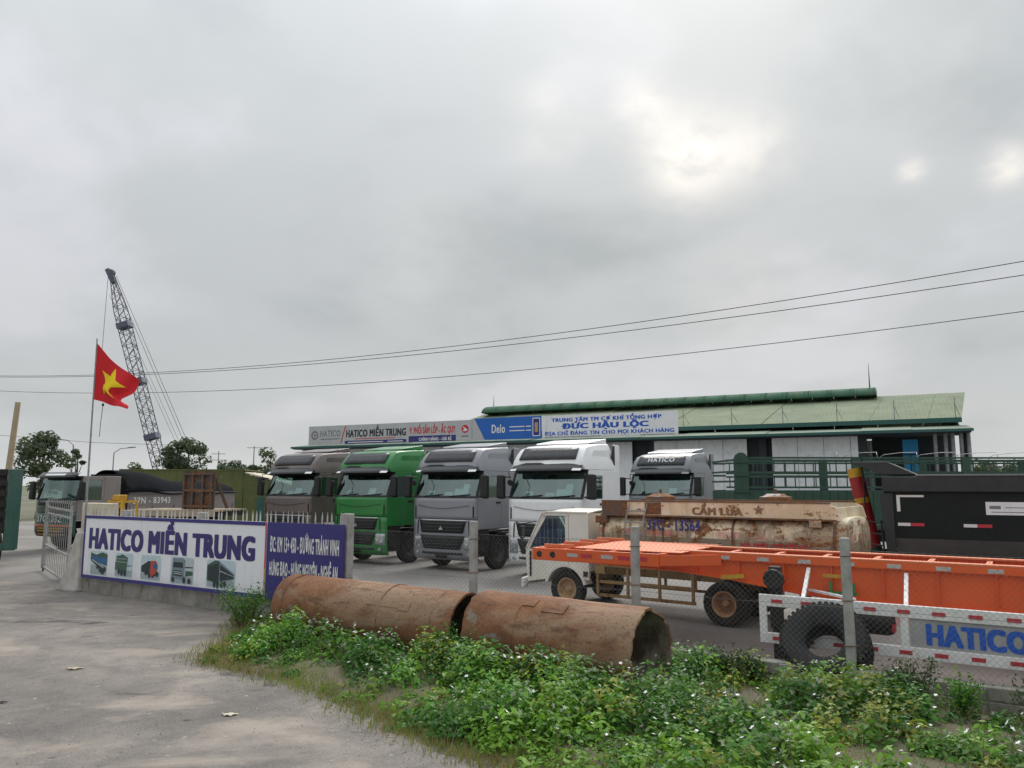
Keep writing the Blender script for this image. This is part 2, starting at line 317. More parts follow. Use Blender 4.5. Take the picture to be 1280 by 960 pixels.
# ------------------------------------------------------------------ mesh builder
class MB:
    def __init__(s): s.v = []; s.f = []; s.m = []
    def add(s, vs, fs, m=0):
        o = len(s.v); s.v += [tuple(p) for p in vs]; s.f += [tuple(i+o for i in q) for q in fs]; s.m += [m]*len(fs); return s
    def box(s, x0, x1, y0, y1, z0, z1, m=0):
        return s.add([(x, y, z) for z in (z0, z1) for y in (y0, y1) for x in (x0, x1)],
                     [(0, 2, 3, 1), (4, 5, 7, 6), (0, 1, 5, 4), (2, 6, 7, 3), (0, 4, 6, 2), (1, 3, 7, 5)], m)
    def bar(s, a, b, w, h=None, m=0, up=(0, 0, 1)):
        a, b = Vector(a), Vector(b); h = h or w; d = (b-a).normalized(); u = Vector(up)
        if abs(d.dot(u)) > .98: u = Vector((0, 1, 0))
        r = d.cross(u).normalized(); u = r.cross(d)
        vs = [p + r*i*w/2 + u*j*h/2 for p in (a, b) for j in (-1, 1) for i in (-1, 1)]
        return s.add(vs, [(0, 2, 3, 1), (4, 5, 7, 6), (0, 1, 5, 4), (2, 6, 7, 3), (0, 4, 6, 2), (1, 3, 7, 5)], m)
    def path(s, pts, r, n=6, m=0, cap=True):
        pts = [Vector(p) for p in pts]; rs = r if isinstance(r, (list, tuple)) else [r]*len(pts); vs = []; fs = []
        u = None
        for i, p in enumerate(pts):
            d = (pts[min(i+1, len(pts)-1)] - pts[max(i-1, 0)]).normalized()
            if u is None: u = d.orthogonal().normalized()
            u = (u - d*u.dot(d)).normalized(); w = d.cross(u)
            vs += [p + (u*math.cos(2*math.pi*k/n) + w*math.sin(2*math.pi*k/n))*rs[i] for k in range(n)]
        for i in range(len(pts)-1):
            for k in range(n): fs.append((i*n+k, i*n+(k+1) % n, (i+1)*n+(k+1) % n, (i+1)*n+k))
        if cap: fs += [tuple(range(n-1, -1, -1)), tuple((len(pts)-1)*n+k for k in range(n))]
        return s.add(vs, fs, m)
    def tube(s, a, b, r, n=8, r2=None, m=0): return s.path([a, b], [r, r if r2 is None else r2], n, m)
    def prism(s, poly, ax, a, b, m=0):                 # poly in the two other axes, extruded along ax from a to b
        def mk(p, t): return (t, p[0], p[1]) if ax == 'x' else (p[0], t, p[1]) if ax == 'y' else (p[0], p[1], t)
        n = len(poly); vs = [mk(p, a) for p in poly] + [mk(p, b) for p in poly]
        return s.add(vs, [tuple(range(n)), tuple(range(2*n-1, n-1, -1))] + [(i, i+n, (i+1) % n+n, (i+1) % n) for i in range(n)], m)
    def lathe(s, prof, c=(0, 0, 0), ax=(0, 1, 0), n=24, m=0, close=False):    # prof: (radius, along axis)
        c = Vector(c); d = Vector(ax).normalized(); u = d.orthogonal().normalized(); w = d.cross(u); k = len(prof); vs = []; fs = []
        for j in range(n):
            e = u*math.cos(2*math.pi*j/n) + w*math.sin(2*math.pi*j/n)
            vs += [c + e*r + d*t for r, t in prof]
        for j in range(n):
            for i in range(k if close else k-1):
                i2 = (i+1) % k; fs.append((j*k+i, j*k+i2, ((j+1) % n)*k+i2, ((j+1) % n)*k+i))
        return s.add(vs, fs, m)
    def grid(s, fn, us, vs_, m=0):
        nu, nv = len(us), len(vs_)
        return s.add([fn(u, v) for u in us for v in vs_], [(i*nv+j, (i+1)*nv+j, (i+1)*nv+j+1, i*nv+j+1) for i in range(nu-1) for j in range(nv-1)], m)
    def build(s, name, mats, parent=None, bevel=0, smooth=False, solid=0, fixn=True):
        me = bpy.data.meshes.new(name); me.from_pydata(s.v, [], s.f)
        if not isinstance(mats, (list, tuple)): mats = [mats]
        for q in mats: me.materials.append(M[q] if isinstance(q, str) else q)
        if len(mats) > 1: me.polygons.foreach_set('material_index', s.m)
        if fixn:
            bm = bmesh.new(); bm.from_mesh(me); bmesh.ops.recalc_face_normals(bm, faces=bm.faces); bm.to_mesh(me); bm.free()
        if smooth:
            me.polygons.foreach_set('use_smooth', [True]*len(me.polygons)); me.set_sharp_from_angle(angle=R(38))
        me.update()
        o = bpy.data.objects.new(name, me); C.objects.link(o)
        if parent: o.parent = parent
        if solid:
            q = o.modifiers.new('s', 'SOLIDIFY'); q.thickness = solid; q.offset = -1
        if bevel:
            q = o.modifiers.new('b', 'BEVEL'); q.width = bevel; q.segments = 2; q.limit_method = 'ANGLE'; q.angle_limit = R(40)
        return o
def tag(o, label, cat, group=None, kind=None):
    o['label'] = label; o['category'] = cat
    if group: o['group'] = group
    if kind: o['kind'] = kind
    return o
def thing(name, label, cat, loc=(0, 0, 0), rz=0, group=None):
    o = bpy.data.objects.new(name, None); C.objects.link(o); o.location = loc; o.rotation_euler = (0, 0, rz)
    o.empty_display_size = .2
    return tag(o, label, cat, group)
def structure(o): o['kind'] = 'structure'; return o
def clone(o, parent, loc=None, rot=None, scale=None):
    c = o.copy(); C.objects.link(c); c.parent = parent
    if loc is not None: c.location = loc
    if rot is not None: c.rotation_euler = rot
    if scale is not None: c.scale = scale
    for ch in list(o.children): clone(ch, c)
    return c
def linsp(a, b, n): return [a+(b-a)*i/(n-1) for i in range(n)]
# ------------------------------------------------------------------ lettering (all strings are turned to meshes at once)
STR = ['HATICO MIỀN TRUNG', 'ĐC: KM 15+ 450 - ĐƯỜNG TRÁNH VINH', 'HƯNG ĐẠO - HƯNG NGUYÊN - NGHỆ AN', 'HATICO', 'P. PHỐI SĂM LỐP - ẮC QUY', 'CHÍNH HÃNG - GIÁ RẺ',
       'Delo', 'TRUNG TÂM TM CƠ KHÍ TỔNG HỢP', 'ĐỨC HẬU LỘC', 'ĐỊA CHỈ ĐÁNG TIN CHO MỌI KHÁCH HÀNG', '37C .032', '37N - 83943', 'CẤM LỬA', '37C - 13564', 'VÀ MÔI TRƯỜNG']
TX = {}
_t = {}
for q in STR:
    cu = bpy.data.curves.new('t', 'FONT'); cu.body = q; cu.size = 1; cu.offset = .0; cu.space_character = 1.1; cu.resolution_u = 3
    _t[q] = bpy.data.objects.new('t', cu); C.objects.link(_t[q])
bpy.context.view_layer.update(); dg = bpy.context.evaluated_depsgraph_get()
for q in STR:
    me = bpy.data.meshes.new_from_object(_t[q].evaluated_get(dg))
    v = np.array([p.co[:2] for p in me.vertices]); f = [tuple(p.vertices) for p in me.polygons]
    mn, mx = v.min(0), v.max(0); TX[q] = ((v-mn)/(mx-mn), f, (mx-mn)[0]/(mx-mn)[1])
for q in STR:
    cu = _t[q].data; bpy.data.objects.remove(_t[q]); bpy.data.curves.remove(cu)
def letters(txt, mat, parent, o, r, u, w, h, name='lettering', surf=None, d=.004, bold=.05, vb=.03):
    """flat lettering: o = lower left corner, r/u = unit right and up vectors, w x h in metres; strokes thickened by overlaid copies"""
    v, f, asp = TX[txt]; o, r, u = Vector(o), Vector(r), Vector(u); n = r.cross(u).normalized(); mb = MB()
    bw, bh = bold/asp, vb
    shifts = [(0, 0), (.5, 0), (1, 0), (0, 1), (.5, 1), (1, 1)] if bold else [(0, 0)]
    # one object for each word: faces are sorted into runs wherever a gap as wide as a space opens
    iv = sorted((min(v[i][0] for i in q), max(v[i][0] for i in q), q) for q in f); runs = []; end = -9
    for lo_, hi_, q in iv:
        if lo_-end > .2/asp+bw: runs.append([])
        runs[-1].append(q); end = max(end, hi_)
    for rn in runs:
        mb = MB()
        for k, (sx_, sy_) in enumerate(shifts):
            ids = sorted({i for q in rn for i in q}); mp = {i: j for j, i in enumerate(ids)}; e = n*(.0006*k)
            uv = [(v[i][0]*(1-bw)+sx_*bw, v[i][1]*(1-bh)+sy_*bh) for i in ids]
            mb.add([Vector(surf(a*w, b*h))+e for a, b in uv] if surf else [o + r*(a*w) + u*(b*h) + n*d + e for a, b in uv], [tuple(mp[i] for i in q) for q in rn])
        res = mb.build(name, mat, parent, fixn=False)
    return res

# ------------------------------------------------------------------ the setting: ground sheets
def sheet_poly(name, pts, z, mat):
    mb = MB(); mb.add([(x, y, z) for x, y in pts], [tuple(range(len(pts)))]); return structure(mb.build(name, mat))
gm = MB(); gm.add([(-1500, -300, 0), (1500, -300, 0), (1500, 2500, 0), (-1500, 2500, 0)], [(0, 1, 2, 3)]); structure(gm.build('ground', 'ground'))
FX, FY = -10.5, 19.3; FA = math.atan2(-.539, .842); fu = Vector((.842, -.539)); fv = Vector((.539, .842))
def fp(s, t): p = Vector((FX, FY)) + fu*s + fv*t; return (p.x, p.y)
sheet_poly('yard', [fp(-14, .12), fp(34, .12), fp(34, 70), fp(-40, 70), fp(-40, 12)], .004, 'yard')
# verge edge: the asphalt ends in a ragged curve against the weeds
edge = [(-5.6, 15.8), (-5.1, 14.6), (-4.75, 13.2), (-4.75, 11.9), (-4.2, 11.35), (-3.4, 10.85), (-2.75, 10.25), (-2.1, 9.6), (-1.75, 9.15), (-1.35, 8.6), (-.8, 8.05), (-.3, 7.5), (.5, 6.7), (1.7, 5.4), (3.5, 3.0), (5, 0)]
rag = []
for i in range(len(edge)-1):
    a, b = Vector(edge[i]), Vector(edge[i+1])
    for k in range(6):
        p = a.lerp(b, k/6); rag.append((p.x+random.uniform(-.1, .1), p.y+random.uniform(-.08, .08)))
drv = [fp(-13, .08), fp(6.4, .08)] + [(x+.35, y) for x, y in rag] + [(5, -6), (-45, -6), (-45, 30)]
dm = MB(); dm.add([(x, y, .012) for x, y in drv], [tuple(range(len(drv)))]); structure(dm.build('driveway', 'asphalt'))
# verge mound under the weeds
def inside(x, y):
    for i in range(len(edge)-1):
        (x0, y0), (x1, y1) = edge[i], edge[i+1]
        if y1 <= y <= y0: return x - (x0 + (x1-x0)*(y-y0)/(y1-y0))
    return 9 if y < 0 else -1
def fence_t(x, y): return (Vector((x, y))-Vector((FX, FY))).dot(fv)
def hn(x, y):
    return .5+.5*math.sin(1.9*x+.8*math.sin(1.3*y+1))*math.sin(1.7*y+.6*math.sin(2.1*x))
def mound(x, y):
    e = inside(x, y); t = -fence_t(x, y)
    return .0135 + max(0, min(1, (e-.1)/1.0))*(.05+.05*hn(x, y))*max(0, min(1, t/.3))
vm = MB(); rows = [y for y in np.arange(0, 15.75, .12)]; NX = 60
def ex(y):
    for i in range(len(edge)-1):
        (x0, y0), (x1, y1) = edge[i], edge[i+1]
        if y1 <= y <= y0: return x0 + (x1-x0)*(y-y0)/(y1-y0) + .1*math.sin(y*7.3)*math.sin(y*2.9+1) + .05*math.sin(y*19)
    return edge[0][0]
for y in rows:
    x0 = ex(y); x1 = max(x0+.05, min(12, (FY+.64*-FX*-1-y)/.64 if False else FX+((FY-y)/.64)-.02))
    for k in range(NX):
        q = k/(NX-1); x = x0+(x1-x0)*q**1.5; vm.v.append((x, y, mound(x, y)-(.006 if k == 0 else 0)))
for i in range(len(rows)-1):
    for k in range(NX-1): vm.f.append((i*NX+k, i*NX+k+1, (i+1)*NX+k+1, (i+1)*NX+k)); vm.m.append(0)
structure(vm.build('verge', 'soil', smooth=True))
# ------------------------------------------------------------------ low wall, buttress, signboard, fences, gate
lw = thing('low_wall', 'low mossy concrete wall carrying the signboard and the chain link fence', 'wall', (FX, FY, 0), FA)
def moss_mat():
    m, nt, b = newmat('mossy_concrete'); n = N(nt)
    col = n.mix(n.ramp(n.noise(2.5, 6, .65), .35, .65), (.33, .315, .28), (.2, .19, .165))
    col = n.mix(n.ramp(n.noise(4, 6, .7, (1, 1, .35), w=3), .52, .66, 0, .8), col, (.09, .095, .05))
    col = n.mix(n.ramp(n.noise(30, 4, .7), .55, .7, 0, .5), col, (.11, .1, .085))
    n.set(b, 'Base Color', col); b.inputs['Roughness'].default_value = .95; n.set(b, 'Normal', n.bump(n.noise(18, 6, .7), .6, .02)); return m
M['moss'] = moss_mat()
MB().box(-.05, 8.85, 0, .2, 0, .38).build('plinth', 'moss', lw, bevel=.012)
sx = 8.85; k = 0
while sx < 24.6:                                  # block courses under the chain link fence
    L = random.uniform(.36, .44); h = .33
    gapn = 21.0 < sx < 21.3
    for row in range(2):
        o = (.2 if row else 0)
        MB().box(sx+.006, sx+L-.006, -.004*row+random.uniform(-.006, .006), .2+random.uniform(-.006, .006), row*.165, row*.165+.158-(random.uniform(0, .03) if row else 0)).build('block', 'moss', lw, bevel=.012)
    sx += L
MB().box(8.85, 24.6, .02, .18, .0, .31).build('core', 'concrete', lw)
bt = thing('gate_buttress', 'white sloping concrete buttress at the end of the signboard wall', 'buttress', (FX, FY, 0), FA)
MB().prism([(-.07, 0), (-.9, 0), (-.9, .12), (-.28, 1.42), (-.07, 1.45)], 'y', -.12, .35).build('wedge', 'limewash', bt, bevel=.02)
MB().box(-.93, -.03, -.2, .42, 0, .05).build('footing', 'concrete', bt, bevel=.015)

sg = thing('signboard', 'long white signboard with navy lettering, truck photographs and a navy end panel on the wall', 'signboard', (FX, FY, .36), FA)
T, Bz = 1.50, .0     # panel from z .36 to 1.86
SW = 6.66            # white part length
MB().box(.0, SW, -.07, -.03, Bz, T).build('panel', 'banner', sg)
MB().box(SW+.035, 8.80, -.07, -.03, Bz, T).build('panel', 'navy', sg)
MB().box(SW-.02, SW+.015, -.074, -.072, .6, T).build('stripe', 'redink', sg)
MB().box(SW-.02, SW+.015, -.074, -.072, 0, .6).build('stripe', 'yellow', sg)
for (a, b, c, d) in ((0, SW-.03, T-.075, T), (0, SW-.03, 0, .075), (0, .055, .08, T-.08)):
    MB().box(a, b, -.082, -.07, c, d).build('border', 'navy', sg)
letters('HATICO MIỀN TRUNG', 'navyink', sg, (.24, -.07, .70), (1, 0, 0), (0, 0, 1), 6.12, .78, bold=.135, vb=.05)
letters('ĐC: KM 15+ 450 - ĐƯỜNG TRÁNH VINH', 'whiteink', sg, (SW+.14, -.07, .92), (1, 0, 0), (0, 0, 1), 1.9, .40, bold=.08, vb=.05)
letters('HƯNG ĐẠO - HƯNG NGUYÊN - NGHỆ AN', 'whiteink', sg, (SW+.14, -.07, .40), (1, 0, 0), (0, 0, 1), 1.88, .42, bold=.08, vb=.05)
PH = {k: pm('print_'+k, c, c2, 9, .5) for k, c, c2 in (
    ('sky', (.45, .58, .63), (.55, .66, .70)), ('road', (.30, .36, .38), (.36, .42, .44)), ('blue', (.02, .10, .22), (.03, .15, .3)), ('trees', (.03, .08, .05), (.05, .12, .07)),
    ('dark', (.02, .03, .035), (.03, .045, .05)), ('green', (.04, .10, .07), (.06, .13, .09)), ('red', (.42, .05, .04), (.5, .08, .05)), ('steel', (.16, .22, .26), (.22, .28, .32)), ('pale', (.45, .5, .52), (.5, .55, .57)))}
def photo(x0, x1, z0, z1, shapes, name='photo_print'):
    w, h = x1-x0, z1-z0; names = list(PH); mb = MB()
    def rr(n=4, r=.07):
        pts = []
        for cx, cz, a0 in ((w-r, h-r, 0), (r, h-r, 90), (r, r, 180), (w-r, r, 270)):
            pts += [(x0+cx+r*math.cos(R(a0+90*i/n)), z0+cz+r*math.sin(R(a0+90*i/n))) for i in range(n+1)]
        return pts
    mb.prism(rr(), 'y', -.0745, -.071, names.index('sky'))
    for i, (c, poly) in enumerate(shapes):
        y = -.076-.0012*i; mb.add([(x0+a*w, y, z0+b*h) for a, b in poly], [tuple(range(len(poly)))], names.index(c))
    mb.build(name, list(PH.values()), sg, fixn=False)
def circ(cx, cy, r, c='dark', ry=None): return (c, [(cx+r*math.cos(t*.628), cy+(ry or r)*math.sin(t*.628)) for t in range(10)])
ZT = .66
photo(.36, 1.10, .10, ZT, [('road', [(0.05, .02), (.95, .02), (.95, .4), (.05, .4)]), ('trees', [(.02, .7), (.98, .66), (.98, .88), (.7, .96), (.35, .84), (.02, .92)]), ('blue', [(.02, .62), (.98, .4), (.98, .72), (.02, .8)]), ('dark', [(.05, .58), (.85, .12), (.95, .2), (.95, .32), (.12, .66)]), ('pale', [(.12, .6), (.8, .3), (.82, .34), (.14, .64)]), circ(.62, .2, .08, ry=.1), circ(.76, .14, .09, ry=.11), circ(.46, .32, .07, ry=.09)])
photo(1.42, 2.14, .10, ZT, [('road', [(.03, .05), (.97, .05), (.97, .32), (.03, .32)]), ('trees', [(.02, .3), (.2, .3), (.2, .7), (.02, .6)]), ('green', [(.08, .3), (.66, .26), (.72, .82), (.45, .94), (.08, .86)]), ('steel', [(.7, .45), (.97, .5), (.97, .54), (.7, .52)]), ('pale', [(.12, .62), (.66, .62), (.66, .64), (.12, .64)]), ('pale', [(.12, .74), (.66, .76), (.66, .78), (.12, .76)]), circ(.25, .24, .07, ry=.12), circ(.42, .2, .08, ry=.13), circ(.6, .2, .08, ry=.13)])
photo(2.46, 3.22, .10, ZT, [('road', [(.03, .05), (.97, .05), (.97, .35), (.03, .4)]), ('dark', [(.03, .35), (.45, .2), (.55, .75), (.4, .78), (.03, .55)]), ('red', [(.46, .2), (.62, .1), (.82, .3), (.86, .62), (.76, .8), (.5, .78)]), ('blue', [(.62, .5), (.82, .46), (.82, .66), (.66, .72)]), ('dark', [(.6, .1), (.8, .25), (.8, .32), (.6, .2)]), circ(.84, .28, .07, ry=.11), circ(.46, .2, .06, ry=.1), circ(.28, .28, .05, ry=.09)])
photo(3.58, 4.40, .10, ZT+.02, [('road', [(.03, .03), (.97, .03), (.97, .3), (.03, .3)]), ('pale', [(.62, .3), (.97, .3), (.97, .95), (.62, .95)]), ('dark', [(.64, .6), (.97, .62), (.97, .66), (.64, .65)]), ('trees', [(.66, .3), (.97, .35), (.97, .5), (.66, .5)]), ('steel', [(.06, .2), (.6, .16), (.64, .88), (.55, .96), (.1, .94)]), ('dark', [(.12, .6), (.56, .6), (.54, .8), (.14, .8)]), ('dark', [(.1, .3), (.54, .28), (.5, .5), (.14, .5)]), ('pale', [(.16, .36), (.5, .35), (.5, .38), (.16, .39)]), ('pale', [(.15, .43), (.5, .42), (.5, .45), (.15, .46)]), circ(.14, .15, .06, ry=.1), circ(.62, .16, .06, ry=.12), circ(.84, .14, .07, ry=.1)])
photo(4.84, 5.78, .10, ZT+.02, [('road', [(.03, .04), (.97, .04), (.97, .3), (.03, .3)]), ('green', [(.02, .25), (.45, .15), (.45, .96), (.3, .98), (.02, .8)]), ('dark', [(.06, .28), (.44, .2), (.44, .9), (.06, .75)]), ('steel', [(.45, .2), (.97, .36), (.97, .55), (.45, .95)]), ('dark', [(.48, .26), (.94, .38), (.94, .52), (.48, .84)]), ('pale', [(.48, .6), (.94, .46), (.94, .475), (.48, .63)]), circ(.3, .13, .05, ry=.12), circ(.42, .13, .05, ry=.12), circ(.55, .15, .05, ry=.12), circ(.66, .18, .05, ry=.1)])
# back frame of the sign
for x in (.2, 2.2, 4.4, 6.6, 8.6): MB().box(x, x+.05, -.029, .1, .02, T-.03).build('bracket', 'galv', sg)

# picket fence behind the sign
pf = thing('picket_fence', 'pale spiked steel picket fence rising behind the signboard', 'fence', (FX, FY, 0), FA)
for z in (.75, 1.66): MB().box(.1, 8.75, .10, .135, z, z+.04).build('rail', 'picket', pf)
pk0 = None
x = .25
while x < 8.75:
    if pk0 is None:
        mb = MB(); mb.box(-.011, .011, -.011, .011, .385, 1.98); mb.lathe([(.0155, 1.98), (.012, 2.0), (.0, 2.09)], ax=(0, 0, 1), n=4); pk0 = mb.build('picket', 'picket', pf); pk0.location = (x, .118, 0)
    else: clone(pk0, pf, (x, .118, 0), (random.uniform(-.02, .02), random.uniform(-.025, .025), 0))
    x += .155
for x in (1.5, 4.35, 8.72): MB().box(x-.09, x+.09, .02, .2, .38, 2.0+(.06 if x > 8 else 0)).build('post', 'postconc', pf, bevel=.015)

# chain link fence
cf = thing('chain_link_fence', 'chain link wire fence on square concrete posts along the yard', 'fence', (FX, FY, 0), FA)
PS = [8.95, 11.65, 14.56, 17.45, 20.35, 23.3]
for i, s_ in enumerate(PS[1:]):
    mb = MB(); t = [0, .004, -.006, .01, -.01][i]
    hgt = [1.99, 1.99, 1.93, 1.95, 1.95][i]
    mb.prism([(-.055, .2), (.055, .2), (.055+t, hgt), (-.055+t, hgt)], 'y', -.05, .06)
    o = mb.build('post', 'postconc', cf, bevel=.012); o.location = (s_, .08, 0)
    for z in (.6, 1.15, 1.7): b = MB(); b.path([(-.066, -.058, z), (.066, -.058, z+.01), (.07, .07, z), (-.07, .07, z), (-.066, -.058, z)], .006, 5); b.build('tie', 'rust', o)
if True:
    mb = MB(); mb.box(-.6, .5, -.25, .3, 0, .1); 
for i in range(len(PS)-1):
    a, b = PS[i]+.06, PS[i+1]-.06; mb = MB(); p = .075; z0, z1 = .34, 1.78; y = .12
    def wob(x, z): return y + .018*math.sin(2.2*x+i) * math.sin((z-z0)/(z1-z0)*3.1)
    for sgn in (1, -1):
        x = a-(z1-z0)
        while x < b+(z1-z0):
            xa, xb, za, zb = x, x+(z1-z0)*1.0, (z0 if sgn > 0 else z1), (z1 if sgn > 0 else z0)
            def clipat(t): return (xa+(xb-xa)*t, za+(zb-za)*t)
            t0, t1 = max(0, (a-xa)/(xb-xa)), min(1, (b-xa)/(xb-xa))
            if t1 > t0+.01:
                pts = []
                for k in range(6):
                    X, Z = clipat(t0+(t1-t0)*k/5); pts.append((X, wob(X, Z)+.003*sgn, Z))
                mb.path(pts, .0015, 3, cap=False)
            x += p
    mb.build('wire_mesh', 'wire', cf, fixn=False)
    t = MB()
    for z in (z0, (z0+z1)/2, z1): t.path([(a-.05, .12, z), ((a+b)/2, .12, z-.015), (b+.05, .12, z)], .003, 4)
    t.build('tension_wire', 'wire', cf)
# the gate, swung open into the yard
ga, gb = Vector((-11.25, 19.9)), Vector((-14.33, 23.95))
gl = (gb-ga).length; gt = thing('steel_gate', 'grey barred steel gate swung open beside the white buttress', 'gate', (ga.x, ga.y, 0), math.atan2(gb.y-ga.y, gb.x-ga.x))
MB().box(0, .06, -.03, .03, .08, 2.05).build('frame_post', 'gate', gt); MB().box(gl-.28, gl-.2, -.04, .04, .1, 2.0).build('frame_post', 'gate', gt); MB().box(gl-.06, gl, -.04, .04, .1, 2.12).build('frame_post', 'gate', gt)
for z in (.12, .78, 1.72, 1.9): MB().box(.061, gl-.061, -.02, .02, z, z+.05).build('rail', 'gate', gt)
gp0 = None; x = .2; j = 0
while x < gl-.1:
    if gp0 is None:
        mb = MB(); mb.box(-.014, .014, -.035, -.021, .1, 2.1); mb.lathe([(.02, 2.1), (0, 2.22)], ax=(0, 0, 1), n=4); gp0 = mb.build('bar', 'gate', gt); gp0.location = (x, 0, 0)
    else: clone(gp0, gt, (x, 0, 0))
    x += .36
w_ = MB(); w_.lathe([(.0, -.02), (.07, -.02), (.075, 0), (.07, .02), (0, .02)], (gl-.25, 0, .085), (0, 1, 0), 14); w_.build('wheel', 'chassis', gt)
# ------------------------------------------------------------------ rusted pipes in the weeds
def pipe(name, label, s0, s1, t, r, z, ragged, coll, yaw=0):
    p0, p1 = Vector((*fp(s0, t), z)), Vector((*fp(s1, yaw), z)); L = (p1-p0).length
    o = thing(name, label, 'pipe', (p0.x, p0.y, z), math.atan2(p1.y-p0.y, p1.x-p0.x), 'rusted pipe sections')
    n = 56; mb = MB()
    ends = {}
    for e in (0, 1):
        ends[e] = [(ragged[e]*(.5*math.sin(5*a+e*2)+.5*math.sin(11*a+1)+.4*math.sin(17*a+3*e)+.25*math.sin(29*a+e))) + ragged[e]*3*math.exp(-((((a-1.2+3.14) % 6.283)-3.14)/.5)**2)*e for a in linsp(0, 2*math.pi, n+1)]
    st = linsp(0, 1, 15)
    for wall, rr, m in (('o', r, 0), ('i', r-.032, 1)):
        vs = []; fs = []
        for i, q in enumerate(st):
            for k in range(n):
                a = 2*math.pi*k/n; x = q*L + (ends[0][k]*(1-q)**6 + -abs(ends[1][k])*q**6)
                d = rr*(1+.006*math.sin(3*a+q*9)+.004*math.sin(7*a-q*17))
                vs.append((x, d*math.cos(a), d*math.sin(a)))
        for i in range(len(st)-1):
            for k in range(n):
                f = (i*n+k, i*n+(k+1) % n, (i+1)*n+(k+1) % n, (i+1)*n+k); fs.append(f if m == 0 else f[::-1])
        mb.add(vs, fs, m)
    N0 = n*len(st)
    for k in range(n):
        k2 = (k+1) % n
        mb.f.append((k, N0+k, N0+k2, k2)); mb.m.append(0); a = (len(st)-1)*n
        mb.f.append((a+k, a+k2, N0+a+k2, N0+a+k)); mb.m.append(0)
    mb.build('shell', ['pipe', 'pipein'], o, smooth=True, fixn=False)
    for q, w, dr in coll:
        c = MB(); c.lathe([(r+.004, -w/2), (r+dr, -w/2+.008), (r+dr, w/2-.008), (r+.004, w/2)], (q*L, 0, 0), (1, 0, 0), n); c.build('weld_band', 'pipe', o, smooth=True)
    return o, L, r
pA, LA, rA = pipe('rusted_pipe', 'rusted steel pipe lying in weeds under the navy sign panel, hub collar at its end', 8.42, 12.48, -.84, .50, .52, (.012, .02), [(.065, .03, .014), (.63, .045, .016), (.90, .03, .008)], yaw=-1.12)
pB, LB, rB = pipe('rusted_pipe', 'rusted steel pipe with torn open end lying before the tanker truck', 12.78, 15.45, -1.18, .535, .555, (.02, .03), [(.33, .02, .006)], yaw=-1.45)
def patch(par, r, x0, x1, a0, a1, off=.012):
    g = MB(); g.grid(lambda u, v: (u, -(r+off)*math.cos(v), (r+off)*math.sin(v)), linsp(x0, x1, 4), linsp(a0, a1, 6)); g.build('welded_patch', 'pipe', par, solid=.012)
patch(pA, rA, 2.3, 3.0, R(28), R(31.5)); patch(pA, rA, 3.0, 3.22, R(25), R(42)); patch(pB, rB, 1.25, 1.6, R(48), R(66)); patch(pB, rB, .9, 1.1, R(55), R(70)); patch(pB, rB, 1.15, 1.28, R(10), R(18))
# ------------------------------------------------------------------ loose tyre by the fence
def tyre_mesh(mb, r, ri, w, c=(0, 0, 0), ax=(0, 1, 0), n=40):
    h = w/2; pr = [(ri, -h*.55), (ri+.02, -h*.72), ((r+ri)/2, -h), (r*.93, -h*.95), (r*.985, -h*.8), (r, -h*.5), (r, h*.5), (r*.985, h*.8), (r*.93, h*.95), ((r+ri)/2, h), (ri+.02, h*.72), (ri, h*.55), (ri+.012, h*.3), (r*.9, h*.25), (r*.9, -h*.25), (ri+.012, -h*.3)]
    mb.lathe(pr, c, ax, n, close=True)
tl = thing('loose_tyre', 'big worn black tyre with no rim standing behind the fence post', 'tyre', (4.10, 10.42, 0), R(-34))
mb = MB(); tyre_mesh(mb, .545, .235, .43); o = mb.build('casing', 'rubber', tl, smooth=True)
mb = MB()
for k in range(44):
    a = 2*math.pi*k/44
    for s_ in (-1, 1):
        a2 = a + (.07 if s_ > 0 else 0); c, s2 = math.cos(a2), math.sin(a2); r0 = .55
        mb.bar((r0*c, s_*.03, r0*s2), (r0*math.cos(a2+.05)*.985, s_*.19, r0*math.sin(a2+.05)*.985), .045, .028, up=(c, 0, s2))
tr = mb.build('tread', 'rubber', tl); tr.parent = o
o.location = (0, .05, .50); o.rotation_euler = (R(-42), 0, 0)
# ------------------------------------------------------------------ vehicle helpers (local +X forward, +Y left, origin on the ground below the front)
_wc = {}
def wheel(parent, loc, r=.5, w=.3, side=1, rim='rim', dual=False):
    key = (r, w, rim, dual)
    if key not in _wc:
        mb = MB(); tyre_mesh(mb, r, r*.58, w, n=32)
        if dual: tyre_mesh(mb, r, r*.58, w, c=(0, -w*1.12, 0), n=32)
        t = mb.build('wheel', 'rubber', None, smooth=True)
        q = r*.585; rm = MB(); rm.lathe([(0, w*.05), (q*.28, w*.05), (q*.30, -w*.02), (q*.62, -w*.06), (q*.8, w*.1), (q*.86, w*.32), (q, w*.38), (q, -w*.38), (q*.84, -w*.3), (0, -w*.3)] if not dual else [(0, w*.12), (q*.2, w*.12), (q*.3, w*.0), (q*.34, -w*.3), (q*.7, -w*.34), (q*.82, -w*.1), (q*.86, w*.32), (q, w*.38), (q, -w*.38), (q*.8, -w*.42), (0, -w*.42)], n=28)
        for k in range(8):
            a = k*math.pi/4; rm.tube((q*.45*math.cos(a), -w*.08 if not dual else -w*.35, q*.45*math.sin(a)), (q*.45*math.cos(a), w*.06 if not dual else -w*.22, q*.45*math.sin(a)), q*.06, 6)
        rr = rm.build('rim', rim, t, smooth=True); _wc[key] = t
        t.parent = parent; t.location = loc; t.rotation_euler = (0, 0, 0 if side > 0 else math.pi); return t
    return clone(_wc[key], parent, loc, (0, random.uniform(0, 6)*0, 0 if side > 0 else math.pi))
def heading(hx, hy): return math.atan2(hy, hx)
